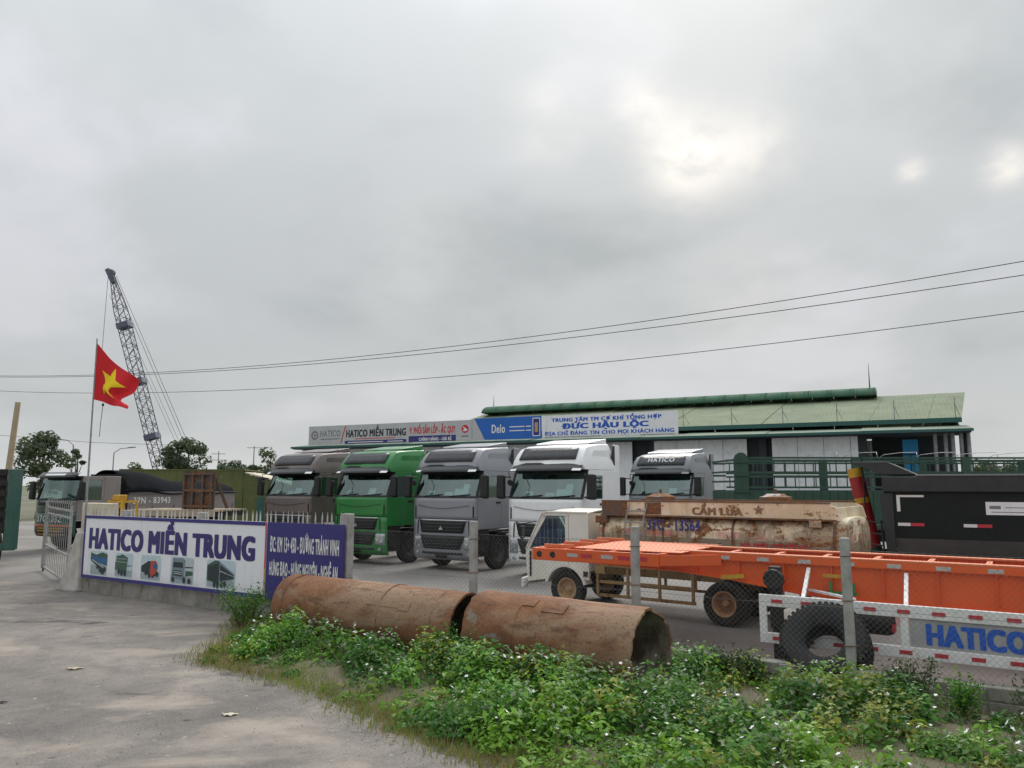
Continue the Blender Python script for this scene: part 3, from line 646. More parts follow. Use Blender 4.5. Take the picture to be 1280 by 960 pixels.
def cab_front(root, paintm, W=2.46, zf=(.4, 1.5, 2.2, 3.0), xs=-.34, lower=None, grille=True, seatz=1.5, depth=2.25, text=None):
    """cab-over cab: shell, windscreen, grille, lights, mirrors. zf: bumper bottom, bumper top, screen bottom, roof"""
    zb, zg, zw, zr = zf; hw = W/2
    def cx(y, k=.17): return -k*abs(y/hw)**3.2
    def surf(off=0, k=.17):                       # front skin, y across, z up
        def f(y, z):
            x = cx(y, k) + off
            if z > zw: x += xs*(z-zw)/(zr-zw)
            elif z > zg: x += .0*(z-zg)
            elif z < zb+.25: x += -.10*((zb+.25-z)/.25)**2
            return (x, y, z)
        return f
    S0 = surf(); ysf = linsp(-hw, hw, 17)
    mb = MB(); mb.grid(S0, ysf, linsp(zg, zw, 7)); mb.build('front_panel', paintm, root, smooth=True, solid=.03)
    mb = MB(); mb.grid(S0, ysf, linsp(zb, zg-.012, 9)); bump = mb.build('bumper', lower or paintm, root, smooth=True, solid=.03)
    # side skins with window openings, roof, back, floor
    for s_ in (1, -1):
        y0, y1 = (hw-.05, hw) if s_ > 0 else (-hw, -hw+.05)
        d = MB(); wb = zw+.0; wt = zr-.16; xf = -.20
        d.prism([(xf, zg-.3), (xf, zw), (-depth+.75, zw), (-depth+.75, zg-.3)], 'y', y0, y1)
        d.prism([(xf, zw+.001), (xf-.14, zw+.001), (xf+xs-.10, wt), (xf+xs+.05, wt)], 'y', y0, y1)
        d.prism([(xf+xs+.05, wt+.001), (-depth+.75, wt+.001), (-depth+.75, zr), (xf+xs+.02, zr)], 'y', y0, y1)
        d.prism([(-depth+.86, zw+.001), (-depth+.75, zw+.001), (-depth+.75, wt), (-depth+.86, wt)], 'y', y0, y1)
        dr = d.build('door', paintm, root, bevel=.012)
        g = MB(); ym = (y0+y1)/2; g.add([(xf-.14, ym, zw), (-depth+.86, ym, zw), (-depth+.86, ym, wt), (xf+xs-.10, ym, wt)], [(0, 1, 2, 3)]); g.build('window_glass', 'glass', dr)
        h = MB(); h.box(-depth+.85, -depth+1.08, *( (hw+.0, hw+.03) if s_ > 0 else (-hw-.03, -hw)), zw-.18, zw-.12); h.build('handle', 'black', dr, bevel=.008)
        q = MB(); q.box(-depth, -depth+.742, y0, y1, zg-.3, zr); rp = q.build('rear_quarter', paintm, root, bevel=.02)
        q = MB(); yo = (hw, hw+.006) if s_ > 0 else (-hw-.006, -hw); q.box(-depth+.16, -depth+.58, *yo, zw+.02, zw+.5); q.build('quarter_panel', paintm, rp, bevel=.004)
    MB().box(-depth, xs-.16, -hw+.052, hw-.052, zr-.06, zr).build('roof', paintm, root, bevel=.02)
    MB().box(-depth-.02, -depth+.04, -hw+.052, hw-.052, zg-.3, zr-.062).build('back_wall', paintm, root)
    MB().box(-depth+.045, -.25, -hw+.055, hw-.055, zg-.28, zg-.2).build('floor', 'interior', root)
    # windscreen
    mb = MB(); Sg = surf(-.012); mb.grid(Sg, linsp(-hw+.07, hw-.07, 15), linsp(zw+.03, zr-.05, 6)); ws = mb.build('windscreen', 'glass', root, smooth=True)
    fr = MB(); Sf = surf(.004)
    fr.grid(Sf, linsp(-hw, hw, 17), [zw-.0, zw+.06]); fr.grid(Sf, linsp(-hw, hw, 17), [zr-.09, zr]); fr.grid(Sf, linsp(-hw, -hw+.075, 3), linsp(zw+.06, zr-.09, 5)); fr.grid(Sf, linsp(hw-.075, hw, 3), linsp(zw+.06, zr-.09, 5))
    fr.build('screen_surround', 'black', root, solid=.02)
    for y0 in (-.75, .25):
        wp = MB(); Sw = surf(.02); wp.path([Sw(y0+.75*i/6, zw+.05+.06*i/6) for i in range(7)], .012, 5); wp.build('wiper', 'black', root)
    # interior
    it = MB(); it.prism([(-.28, zw-.22), (-.28, zw+.02), (-.55, zw+.05), (-.75, zw-.1), (-.75, zg)], 'y', -hw+.07, hw-.07); it.build('dashboard', 'interior', root, bevel=.03)
    for y in (.62, -.62):
        se = MB(); se.box(-1.55, -1.05, y-.27, y+.27, zg+.05, zg+.5); se.prism([(-1.5, zg+.5), (-1.62, zw+.45), (-1.74, zw+.45), (-1.64, zg+.5)], 'y', y-.26, y+.26); se.box(-1.74, -1.6, y-.15, y+.15, zw+.47, zw+.68); se.build('seat', 'seat', root, bevel=.05)
    sw = MB(); sw.lathe([(.23, -.015), (.25, 0), (.23, .015), (.215, 0)], (-.86, .62, zw+.05), (-.75, 0, .65), 20, close=True); sw.tube((-.86, .62, zw+.05), (-.6, .62, zw-.25), .03, 6); sw.build('steering_wheel', 'black', root)
    return surf, hw
def mirrors(root, hw, zw, zr, x=-.12):
    for s_ in (1, -1):
        m = MB(); m.prism([(x-.12, zw-.02), (x+.06, zw+.02), (x+.02, zr-.1), (x-.12, zr-.13)], 'y', s_*(hw+.14), s_*(hw+.40)); o = m.build('mirror', 'black', root, bevel=.045)
        a = MB(); a.path([(x-.15, s_*(hw-.02), zr-.17), (x-.06, s_*(hw+.16), zr-.16)], .024, 6); a.path([(x-.15, s_*(hw-.02), zw+.06), (x-.06, s_*(hw+.18), zw+.05)], .024, 6); a.build('mirror_arm', 'black', o)
        g = MB(); g.box(x-.128, x-.121, s_*(hw+.17) if s_ > 0 else s_*(hw+.37), s_*(hw+.37) if s_ > 0 else s_*(hw+.17), zw+.12, zr-.2); g.build('mirror_glass', 'lamp', o)
def tractor(loc, yaw, paintm, label, hatico=False, papers=0):
    t = thing('tractor_truck', label, 'truck', loc, yaw, 'tractor trucks parked facing the fence')
    zb, zg, zw, zr = .33, 1.56, 2.2, 3.02
    surf, hw = cab_front(t, paintm, zf=(zb, zg, zw, zr))
    S1 = surf(.018); S2 = surf(.032); S3 = surf(.045)
    def trap(name, y0, y1, z0, z1, mat, S, taper=0., par=t, solid=.012, ny=13, nz=4):
        mb = MB(); mb.grid(lambda u, v: S((y0+(y1-y0)*u) * (1-taper*(1-v)), z0+(z1-z0)*v), linsp(0, 1, ny), linsp(0, 1, nz)); return mb.build(name, mat, par, smooth=True, solid=solid)
    # crease line and lower lip of the front panel
    ug = trap('upper_grille', -.90, .90, 1.14, 1.50, 'black', S1, .12)
    for i in range(3): trap('grille_slat', -.86, .86, 1.20+.10*i, 1.225+.10*i, 'visor', S2, .05, ug)
    trap('chrome_strip', -.92, .92, 1.505, 1.545, 'chrome', S2, 0, ug)
    em = MB(); em.add([S3(-.075, 1.24), S3(.075, 1.24), S3(.055, 1.30), S3(.02, 1.30), S3(0, 1.385), S3(-.02, 1.30), S3(-.055, 1.30)], [(0, 1, 2, 3, 4, 5, 6)]); em.build('emblem', 'chrome', ug, solid=.01)
    lg = trap('lower_grille', -.86, .86, .66, 1.07, 'black', S1, .2)
    for i in range(4): trap('grille_slat', -.82, .82, .70+.09*i, .722+.09*i, 'visor', S2, .18-.035*i, lg)
    trap('bumper_step', -.78, .78, .50, .57, 'visor', S1, 0)
    trap('number_plate', -.22, .22, .40, .48, 'black', S2, 0)
    for s_ in (1, -1):
        a, b = (.80, 1.16) if s_ > 0 else (-1.16, -.80)
        hl = MB(); hl.grid(lambda u, v: S1((u if s_ > 0 else -u)-s_*.16*max(0, (1.05-v))*0, v), linsp(.84, 1.17, 7), linsp(.66, 1.02, 5)); ho = hl.build('headlight', 'lamp', t, smooth=True, solid=.02)
        for q, zz in ((.93, .86), (1.07, .80)):
            l = MB(); p = Vector(S2(s_*q, zz)); l.lathe([(.0, -.01), (.055, -.01), (.07, .012), (.06, .014), (.0, .0)], p, (1, s_*.35, 0), 14); l.build('lens', 'chrome', ho, smooth=True)
        fl = MB(); p = Vector(S2(s_*1.0, .52)); fl.lathe([(0, .012), (.05, .012), (.06, -.01)], p, (1, s_*.3, 0), 12); fl.build('fog_light', 'lamp', t, smooth=True)
        vt = MB(); vt.grid(lambda u, v: S1(s_*u, v), linsp(1.10, 1.14, 2), linsp(1.62, 1.95, 4)); vt.build('side_vent', 'black', t, solid=.01)
        co = MB(); co.grid(lambda u, v: S1(s_*(u+.06*(1.5-v)), v), linsp(.96, 1.0, 2), linsp(1.1, 1.52, 4)); co.build('crease', 'visor', t, solid=.008)
        # steps and fenders under the door
        y0, y1 = (hw-.16, hw-.01) if s_ > 0 else (-hw+.01, -hw+.16)
        st = MB(); st.prism([(-.22, .45), (-.22, 1.24), (-.82, 1.24), (-.86, .95), (-.80, .45)], 'y', y0, y1); so = st.build('step_box', 'chassis', t, bevel=.02)  # black instead of cab paint, to stand in for the shadow below the door
        for z in (.55, .9):
            k = MB(); k.box(-.72, -.30, *((hw-.01, hw+.02) if s_ > 0 else (-hw-.02, -hw+.01)), z, z+.05); k.build('step', 'black', so)
        ar = MB(); pts = [(-1.42+.60*math.cos(a), .52+.62*math.sin(a)) for a in linsp(R(8), R(172), 14)]; pts2 = [(-1.42+.55*math.cos(a), .52+.57*math.sin(a)) for a in linsp(R(172), R(8), 14)]
        ar.prism(pts+pts2, 'y', s_*(hw-.38), s_*(hw+.015)); ar.build('fender', 'black', t)
        wheel(t, (-1.42, s_*(hw-.17), .51), .51, .30, s_)
    # creases in the front panel
    for z, a in ((1.98, 1.0),):
        cr = MB(); cr.path([S1(-a+2*a*i/14, z-.10*math.sin(math.pi*i/14)) for i in range(15)], .008, 4); cr.build('bonnet_seam', 'black', t)
    # sun visor
    vs = MB(); vs.grid(lambda u, v: (-.17*abs(u/hw)**3.2 + .035-.29*v*.9 - .3 + .27, u, 3.0+.23*v + .03*math.cos(u*2.4)*(1-v)*0), linsp(-1.16, 1.16, 17), linsp(0, 1, 4)); vo = vs.build('sun_visor', 'visor', t, smooth=True, solid=.02)
    for s_ in (1, -1):
        tp = MB(); tp.grid(lambda u, v: (-.17*abs(u/hw)**3.2 + .05-.26*v - .03, s_*u, 2.995+.22*v), linsp(.93, 1.17, 5), linsp(.02, .3, 3)); tp.build('visor_tip', 'white' if hatico is False else 'silver', vo, solid=.012)
    # high roof
    secs = [(-.16, 3.10, 1.10), (-.30, 3.30, 1.10), (-.46, 3.50, 1.09), (-.62, 3.66, 1.06), (-.85, 3.73, 1.02), (-1.5, 3.80, .98), (-2.22, 3.84, .96)]
    rf = MB(); ring = []
    for x, zt, ht in secs:
        ring.append([(x, -hw+.01, 3.03), (x, -hw+.02, 3.03+(zt-3.03)*.35), (x, -(ht+.035), zt-.05*(zt-3.03)), (x, -(ht-.06), zt), (x, 0, zt+.02), (x, ht-.06, zt), (x, ht+.035, zt-.05*(zt-3.03)), (x, hw-.02, 3.03+(zt-3.03)*.35), (x, hw-.01, 3.03)])
    ring[0] = [(-.16-.17*abs(y/hw)**3, y, z) for x, y, z in ring[0]]
    vs_ = [p for r_ in ring for p in r_]; n = 9; fs = [(i*n+k, i*n+k+1, (i+1)*n+k+1, (i+1)*n+k) for i in range(len(ring)-1) for k in range(n-1)]
    fs += [tuple(range(n)), tuple((len(ring)-1)*n+k for k in range(n))]; rf.add(vs_, fs); ro = rf.build('roof_fairing', paintm, t, smooth=True, bevel=.02)
    def rs(y, v):  # point on the sloping roof front, v 0..1
        x = -.18-.44*v; z = float(np.interp(-x, [.16, .30, .46, .62], [3.10, 3.30, 3.50, 3.66]))+.03; nrm = Vector((.76, 0, .65)); p = Vector((x, y, z)) + nrm*.028; return tuple(p)
    rw = MB(); rw.grid(lambda u, v: rs(u*(1.0-.05*v), v), linsp(-.95, .95, 9), linsp(.24, .90, 4)); ww = rw.build('roof_window', 'roofwin', t, smooth=True, solid=.03)
    if hatico:
        def sf(a, b): p = Vector(rs(-.52+a, .44+b*.62)); return p + Vector((.76, 0, .65))*.006
        letters('HATICO', 'whiteink', ww, (0, 0, 0), (0, 1, 0), (0, 0, 1), 1.05, .44, surf=sf)
    for s_ in (1, -1):   # side deflector fins and black panel standing in for the shaded rear roof recess
        fn = MB(); fn.prism([(-2.23, 1.6), (-2.23, 3.80), (-2.62, 3.78), (-2.62, 1.6)], 'y', s_*(hw-.09), s_*(hw-.05)); fn.build('side_deflector', paintm, t, bevel=.015)
        gp = MB(); gp.prism([(-2.14, 3.18), (-1.98, 3.40), (-2.10, 3.74), (-2.21, 3.76), (-2.21, 3.16)], 'y', s_*(hw-.03), s_*(hw-.012)); gp.build('recess_shade', 'black', ro)
        sp = MB(); sp.prism([(-.75, 3.2), (-1.2, 3.2), (-1.75, 3.34), (-1.85, 3.6), (-.95, 3.58)], 'y', s_*(hw-.075), s_*(hw-.068)); sp.build('roof_side_panel', paintm, ro)
    tf = MB(); tf.prism([(-1.15, 3.80), (-1.25, 3.84), (-2.25, 3.98), (-2.25, 3.83)], 'y', -.92, .92); tf.build('roof_spoiler', paintm, t, bevel=.015)
    mirrors(t, hw, zw, zr-.02)
    fm = MB(); fm.path([surf(.0)(-.95, 3.0), (.22, -.98, 2.98), (.25, -.92, 2.78)], .014, 5); fm.lathe([(0, -.02), (.09, -.02), (.10, .0), (.09, .02), (0, .02)], (.25, -.90, 2.66), (-.8, 0, .3), 14); fm.build('front_mirror', 'black', t, smooth=True)
    # papers behind the glass
    Sp = surf(-.05)
    for i in range(papers):
        y0, w, h = ((.40, .3, .2), (-.62, .26, .13), (.05, .3, .1), (.68, .2, .34))[i]
        p = MB(); p.grid(lambda u, v: Sp(u, v), linsp(y0, y0+w, 3), linsp(zw+.08, zw+.08+h, 3)); p.build('paper_notice', 'paper', t)
    # chassis behind
    for s_ in (1, -1):
        c = MB(); c.box(-6.7, -.35, s_*.42-.04, s_*.42+.04, .78, 1.05); c.build('chassis_rail', 'chassis', t)
        for x in (-4.6, -5.95): wheel(t, (x, s_*(hw-.18), .51), .51, .29, s_, dual=True)
        m = MB(); m.box(-6.65, -3.95, s_*(hw-.55), s_*hw, 1.06, 1.09); m.build('mudguard', 'chassis', t)
    f = MB(); f.box(-3.7, -2.5, .55, hw-.02, .5, 1.0); f.build('fuel_tank', 'rim', t, bevel=.08)
    f = MB(); f.box(-3.7, -2.5, -hw+.02, -.55, .5, 1.0); f.build('air_tank_box', 'chassis', t, bevel=.05)
    MB().prism([(-4.7, 1.12), (-5.8, 1.12), (-5.8, 1.22), (-4.7, 1.26)], 'y', -.5, .5).build('fifth_wheel', 'chassis', t, bevel=.02)
    MB().box(-.55, -.3, -1.0, 1.0, .55, .8).build('front_beam', 'chassis', t)
    for x in (-1.42, -4.6, -5.95): MB().tube((x, -1.0, .51), (x, 1.0, .51), .09, 8).build('axle', 'chassis', t)
    return t
dv = Vector((.552, .834)); du = Vector((.834, -.552)); TY = heading(-.552, -.834)
W0 = Vector((.84, 21.9)); sp = 3.6
for i, (pt, lb, pp) in enumerate((('white', 'white high roof tractor truck parked behind the small tanker', 4), ('grey', 'mid grey high roof tractor truck between the green and the white one', 4), ('green', 'bright green high roof tractor truck in the parked row', 2), ('brown', 'brown grey high roof tractor truck at the end of the row, beside the green shed', 3))):
    p = W0 - du*sp*i; tractor((p.x, p.y, 0), TY + R((0, .5, -.5, .5)[i]), pt, lb, papers=pp)
tractor((5.3, 28.3, 0), TY-R(2), 'silver', 'silver grey tractor truck with white lettering on its roof panel, beside the stake trailer', hatico=True, papers=1)
# ------------------------------------------------------------------ dump truck with tarpaulin, heading towards the fence at the left
dt = thing('dump_truck', 'taupe dump truck with black tarpaulin over its bed and a green front', 'truck', (-18.35, 31.0, 0), R(245))
surf, hw = cab_front(dt, 'taupe', zf=(.55, 1.5, 1.98, 2.95), xs=-.22, lower='dkgreen', depth=2.1)
S1, S2, S3 = surf(.02), surf(.035), surf(.05)
for (nm, y0, y1, z0, z1, mt, S_) in (('grille', -1.0, 1.0, 1.52, 1.96, 'dkgreen', S1), ('nose_strip', -.95, .95, 1.78, 1.93, 'black', S2), ('bumper_bar', -1.15, 1.15, .95, 1.02, 'orange', S2), ('lower_bumper', -1.1, 1.1, .56, .92, 'black', S1)):
    mb = MB(); mb.grid(lambda u, v: S_(u, v), linsp(y0, y1, 11), linsp(z0, z1, 3)); mb.build(nm, mt, dt, smooth=True, solid=.012)
for z in (.62, .76, .86):
    mb = MB(); mb.grid(lambda u, v: S2(u, v), linsp(-.8, .8, 9), [z, z+.05]); mb.build('hazard_stripe', 'yellow', dt, solid=.008)
letters('37C .032', 'whiteink', dt, (0, 0, 0), (0, 1, 0), (0, 0, 1), 1, 1, surf=lambda a, b: S3(-.85+a*1.5, 1.13+b*.26))
mb = MB(); mb.grid(lambda u, v: (-.17*abs(u/hw)**3+.08-.25*v, u, 2.9+.2*v), linsp(-1.15, 1.15, 9), [0, .5, 1]); vo = mb.build('sun_visor', 'visor', dt, smooth=True, solid=.02)
mb = MB(); mb.grid(lambda u, v: (-.17*abs(u/hw)**3+.085-.25*v, u, 2.905+.2*v), linsp(-.6, .6, 7), [.35, .7]); mb.build('visor_strip', 'whiteink', vo, solid=.005)
mirrors(dt, hw, 2.0, 2.85)
for s_ in (1, -1):
    wheel(dt, (-1.35, s_*(hw-.17), .52), .52, .3, s_)
    for x in (-5.4, -6.75): wheel(dt, (x, s_*(hw-.18), .52), .52, .3, s_, dual=True)
    mb = MB(); mb.box(-8.4, -.3, s_*.42-.05, s_*.42+.05, .85, 1.1); mb.build('chassis_rail', 'chassis', dt)
    mb = MB(); y0, y1 = (hw-.08, hw+.0) if s_ > 0 else (-hw, -hw+.08); mb.box(-8.5, -2.5, y0, y1, 1.3, 2.25); bs = mb.build('bed_side', 'taupe', dt, bevel=.01)
    for x in linsp(-8.4, -2.6, 6):
        mb = MB(); a, b = (hw, hw+.05) if s_ > 0 else (-hw-.05, -hw); mb.box(x-.05, x+.05, a, b, 1.28, 1.72 if s_ > 0 else 2.25); mb.build('bed_rib', 'taupe', bs)
    mb = MB(); a, b = (hw, hw+.06) if s_ > 0 else (-hw-.06, -hw); mb.box(-8.5, -2.5, a, b, 2.19, 2.30); mb.build('top_rail', 'dumpgrey', bs)
letters('37N - 83943', 'whiteink', dt, (-2.75, hw+.002, 1.8), (-1, 0, 0), (0, 0, 1), 1.9, .27)
MB().box(-8.5, -2.5, -hw+.085, hw-.085, 1.15, 1.31).build('bed_floor', 'dumpgrey', dt)
MB().box(-2.56, -2.44, -hw+.085, hw-.085, 1.32, 3.05).build('headboard', 'chassis', dt)
MB().box(-8.5, -8.42, -hw+.085, hw-.085, 1.32, 2.5).build('tailgate', 'rust', dt)
tp = MB()
def tarp(u, v):
    x = -2.35-6.2*u; s_ = v*2-1; y = s_*(hw+.10)
    ridge = 3.22-.62*u+.10*math.sin(u*9); edge_ = 2.30+.12*max(0, 1-u*2.2)-.02*math.sin(u*3.1)
    k = 1-abs(s_)**2.5; return (x, y, edge_-.10+(ridge-edge_+.10)*k + .035*math.sin(17*u+5*v)*(1-k*.5))
tp.grid(tarp, linsp(0, 1, 26), linsp(0, 1, 19)); tp.build('tarpaulin', 'tarp', dt, smooth=True, solid=.01)
# ------------------------------------------------------------------ green stake truck, seen from behind at the left edge
gs = thing('stake_truck', 'dark green stake body truck with a red panel, parked beside the dump truck front', 'truck', (-16.95, 24.3, 0), R(130))
for s_ in (1, -1):
    y = s_*1.15; mb = MB(); mb.box(-.08, .1, y-.2, y+.2, .55, 3.1); mb.build('corner_post', 'dkgreen', gs, bevel=.02)
    for z in linsp(1.5, 3.0, 5):
        mb = MB(); mb.box(.1, 6, y-.03, y+.03, z-.05, z+.05); mb.build('side_rail', 'dkgreen', gs)
    for x in linsp(.6, 5.9, 6):
        mb = MB(); mb.box(x-.04, x+.04, y+s_*.03, y+s_*.08, 1.2, 3.05); mb.build('stake', 'dkgreen', gs)
    wheel(gs, (1.6, s_*.95, .5), .5, .28, s_, dual=True); wheel(gs, (6.6, s_*.98, .5), .5, .28, s_)
    mb = MB(); mb.box(.2, 7.6, s_*.4-.05, s_*.4+.05, .8, 1.05); mb.build('chassis_rail', 'chassis', gs)
MB().box(0, 6, -1.12, 1.12, 1.06, 1.2).build('bed_floor', 'chassis', gs)
for i, z in enumerate(linsp(1.22, 2.9, 6)): MB().box(-.03, .03, -.94, .94, z, z+.2).build('tail_slat', 'chassis', gs)
MB().box(.04, .08, -.94, .94, 1.21, 3.05).build('tail_backing', 'chassis', gs)  # added dark backing, so no light shows between the tail slats
MB().box(-.06, -.035, .1, .93, 1.3, 2.6).build('red_panel', 'redrefl', gs, bevel=.01)
MB().box(-.05, .1, -1.3, 1.3, .52, .75).build('rear_bumper', 'dkgreen', gs, bevel=.02)
mb = MB(); mb.prism([(6.2, .6), (6.2, 2.7), (7.6, 2.6), (7.8, 1.6), (7.8, .6)], 'y', -1.1, 1.1); mb.build('cab', 'dkgreen', gs, bevel=.08)
# ------------------------------------------------------------------ small tanker truck
tt = thing('tanker_truck', 'small cream tanker truck with peeling rusty tank behind the orange trailer', 'truck', (.86, 18.1, 0), heading(-.8, .6))
hw = .93
for s_ in (1, -1):
    y0, y1 = (hw-.05, hw) if s_ > 0 else (-hw, -hw+.05)
    arch = [(-1.05+.50*math.cos(a), .40+.50*math.sin(a)) for a in linsp(R(165), R(22), 12)]
    d = MB()
    d.prism([(-.06, .50), (-.02, .8), (0, 1.2), (-1.12, 1.2), (-1.12, .9)] + [p for p in arch if p[0] > -1.12] , 'y', y0, y1)
    d.prism([(0, 1.201), (-.10, 1.201), (-.50, 1.93), (-.42, 1.93)], 'y', y0, y1); d.prism([(-.42, 1.931), (-1.12, 1.931), (-1.12, 2.0), (-.46, 2.0)], 'y', y0, y1); d.prism([(-1.04, 1.201), (-1.12, 1.201), (-1.12, 1.93), (-1.04, 1.93)], 'y', y0, y1)
    dr = d.build('door', 'cabwhite', tt, bevel=.01)
    g = MB(); ym = (y0+y1)/2; g.add([(-.10, ym, 1.2), (-1.04, ym, 1.2), (-1.04, ym, 1.93), (-.50, ym, 1.93)], [(0, 1, 2, 3)]); g.build('window_glass', 'glass2', dr)
    h = MB(); a, b = (hw, hw+.02) if s_ > 0 else (-hw-.02, -hw); h.box(-1.05, -.88, a, b, 1.06, 1.11); h.build('handle', 'black', dr)
    h = MB(); h.box(-.16, -.12, a, b, .62, 1.16); h.build('seam', 'black', dr)
    q = MB(); q.prism([(-1.13, .93), (-1.13, 2.0), (-1.62, 2.0), (-1.62, .62), (-1.50, .62)] + [p for p in arch[:6] if p[0] < -1.13 and p[1] > .62], 'y', y0, y1); q.build('rear_quarter', 'cabwhite', tt, bevel=.01)
    v = MB(); v.box(-1.60, -1.50, a, b, .70, .80); v.build('vent', 'black', tt)
    am = MB(); pts = [(-1.05+.47*math.cos(t), .40+.47*math.sin(t)) for t in linsp(R(165), R(15), 14)]; pts2 = [(-1.05+.53*math.cos(t), .40+.53*math.sin(t)) for t in linsp(R(15), R(165), 14)]
    am.prism(pts+pts2, 'y', *((hw-.25, hw+.03) if s_ > 0 else (-hw-.03, -hw+.25))); am.build('wheel_arch', 'cabwhite', tt)
    wheel(tt, (-1.05, s_*(hw-.12), .405), .405, .22, s_, 'rimrust'); wheel(tt, (-4.53, s_*(hw-.08), .405), .405, .23, s_, 'rimrust', dual=True)
    c = MB(); c.box(-6.6, -.5, s_*.38-.04, s_*.38+.04, .72, .92); c.build('chassis_rail', 'ochre', tt)
    # ochre side frame below the tank
    sd_ = MB(); y = s_*.86
    sf = MB(); sf.bar((-1.75, y, .98), (-6.6, y, .98), .07, .1); so = sf.build('side_frame', 'ochre', tt)
    for z in (.62, .35): q = MB(); q.bar((-1.85, y, z), (-3.95, y, z), .04, .06); q.build('guard_rail', 'ochre', so)
    for x in (-1.8, -2.5, -3.2, -3.9): q = MB(); q.bar((x, y, .32), (x, y, .95), .05, .05); q.build('guard_post', 'ochre', so)
    ql = MB(); ql.box(-1.98, -1.75, y-.05, y+.04, .78, 1.12); ql.build('bracket', 'ochre', so)
fr = MB(); fr.grid(lambda u, v: (-.05*abs(u/hw)**3+(-.5*(v-1.2)/.8 if v > 1.2 else -.04*(1.2-v)), u, v), linsp(-hw, hw, 11), linsp(.5, 1.22, 5)); fr.build('front_panel', 'cabwhite', tt, smooth=True, solid=.03)
ws = MB(); ws.grid(lambda u, v: (-.05*abs(u/hw)**3-.52*(v-1.2)/.8-.01, u, v), linsp(-hw+.05, hw-.05, 9), linsp(1.2, 1.95, 4)); ws.build('windscreen', 'glass2', tt, smooth=True)
fr = MB(); Wt = lambda u, v: (-.05*abs(u/hw)**3-.52*(v-1.2)/.8+.004, u, v)
fr.grid(Wt, linsp(-hw, hw, 11), [1.9, 2.0]); fr.grid(Wt, linsp(-hw, -hw+.09, 3), linsp(1.2, 1.9, 4)); fr.grid(Wt, linsp(hw-.09, hw, 3), linsp(1.2, 1.9, 4)); fr.build('screen_surround', 'cabwhite', tt, smooth=True, solid=.03)
rf = MB(); rf.grid(lambda u, v: (-.46-1.16*v, u, 2.0+.07*(1-abs(u/hw)**3)*min(1, v*6+.2)), linsp(-hw, hw, 11), linsp(0, 1, 8)); rf.build('roof', 'cabwhite', tt, smooth=True, solid=.03)
MB().box(-1.62, -1.58, -hw+.052, hw-.052, .8, 2.0).build('back_wall', 'cabwhite', tt)
MB().box(-1.57, -.12, -hw+.055, hw-.055, .80, .86).build('floor', 'interior', tt)
MB().prism([(-.1, .9), (-.1, 1.2), (-.4, 1.22), (-.5, .9)], 'y', -hw+.06, hw-.06).build('dashboard', 'interior', tt, bevel=.02)
for y in (.45, -.45): q = MB(); q.box(-1.35, -.9, y-.26, y+.26, .87, 1.15); q.prism([(-1.3, 1.15), (-1.4, 1.72), (-1.5, 1.72), (-1.44, 1.15)], 'y', y-.25, y+.25); q.build('seat', 'seat', tt, bevel=.04)
q = MB(); q.lathe([(.19, -.012), (.205, 0), (.19, .012), (.178, 0)], (-.62, .45, 1.3), (-.6, 0, .8), 18, close=True); q.build('steering_wheel', 'black', tt)
MB().box(-.02, .06, -hw, hw, .42, .6).build('bumper', 'cabwhite', tt, bevel=.03)
for s_ in (1, -1):
    q = MB(); q.path([(-.12, s_*.93, 1.35), (.02, s_*1.02, 1.4), (.02, s_*1.02, 1.75), (-.3, s_*.93, 1.8)], .012, 5); mo = q.build('mirror_arm', 'black', tt); q = MB(); q.box(0, .05, s_*1.02-.07, s_*1.02+.07, 1.42, 1.7); q.build('mirror', 'black', mo, bevel=.02)
    q = MB(); q.path([(-.02, s_*.94, 1.2), (-.44, s_*.94, 1.98), (-.6, s_*.94, 2.02), (-1.6, s_*.94, 2.02)], .018, 5); q.build('drip_rail', 'cabwhite', tt)
MB().box(.0, .09, .82, .99, .36, .58).build('bumper_end', 'whiterefl', tt, bevel=.03)
for x in (-1.05, -4.53): MB().tube((x, -.8, .405), (x, .8, .405), .07, 8).build('axle', 'chassis', tt)
for x in (-2.2, -3.4, -5.6): MB().box(x-.05, x+.05, -.85, .85, .93, 1.03).build('cross_bearer', 'ochre', tt)
# tank: rounded box section
def tsec(k=1.0):
    pts = []; W2, z0, z1, n = .96*k, 1.08, 2.03, 40
    for i in range(n):
        a = 2*math.pi*i/n; c, s2 = math.cos(a), math.sin(a); e = .62
        pts.append((math.copysign(abs(c)**e, c)*W2, (z0+z1)/2+math.copysign(abs(s2)**e, s2)*(z1-z0)/2*(.98+.02*k)))
    return pts
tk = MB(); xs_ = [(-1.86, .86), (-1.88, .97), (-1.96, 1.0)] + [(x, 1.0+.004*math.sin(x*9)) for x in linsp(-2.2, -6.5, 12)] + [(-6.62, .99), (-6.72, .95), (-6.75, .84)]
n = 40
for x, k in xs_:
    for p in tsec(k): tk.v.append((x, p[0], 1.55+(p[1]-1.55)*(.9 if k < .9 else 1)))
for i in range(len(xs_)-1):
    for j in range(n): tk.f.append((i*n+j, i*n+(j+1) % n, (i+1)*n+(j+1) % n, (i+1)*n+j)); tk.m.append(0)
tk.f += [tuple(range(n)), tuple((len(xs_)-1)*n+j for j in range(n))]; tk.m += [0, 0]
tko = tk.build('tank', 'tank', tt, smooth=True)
for x in (-2.0, -3.35, -4.75, -6.55):
    b = MB(); c = [(p[0]*1.012, 1.55+(p[1]-1.55)*1.012) for p in tsec(1.0)]; b.prism(c, 'x', x-.02, x+.02); b.build('tank_band', 'rust', tko)
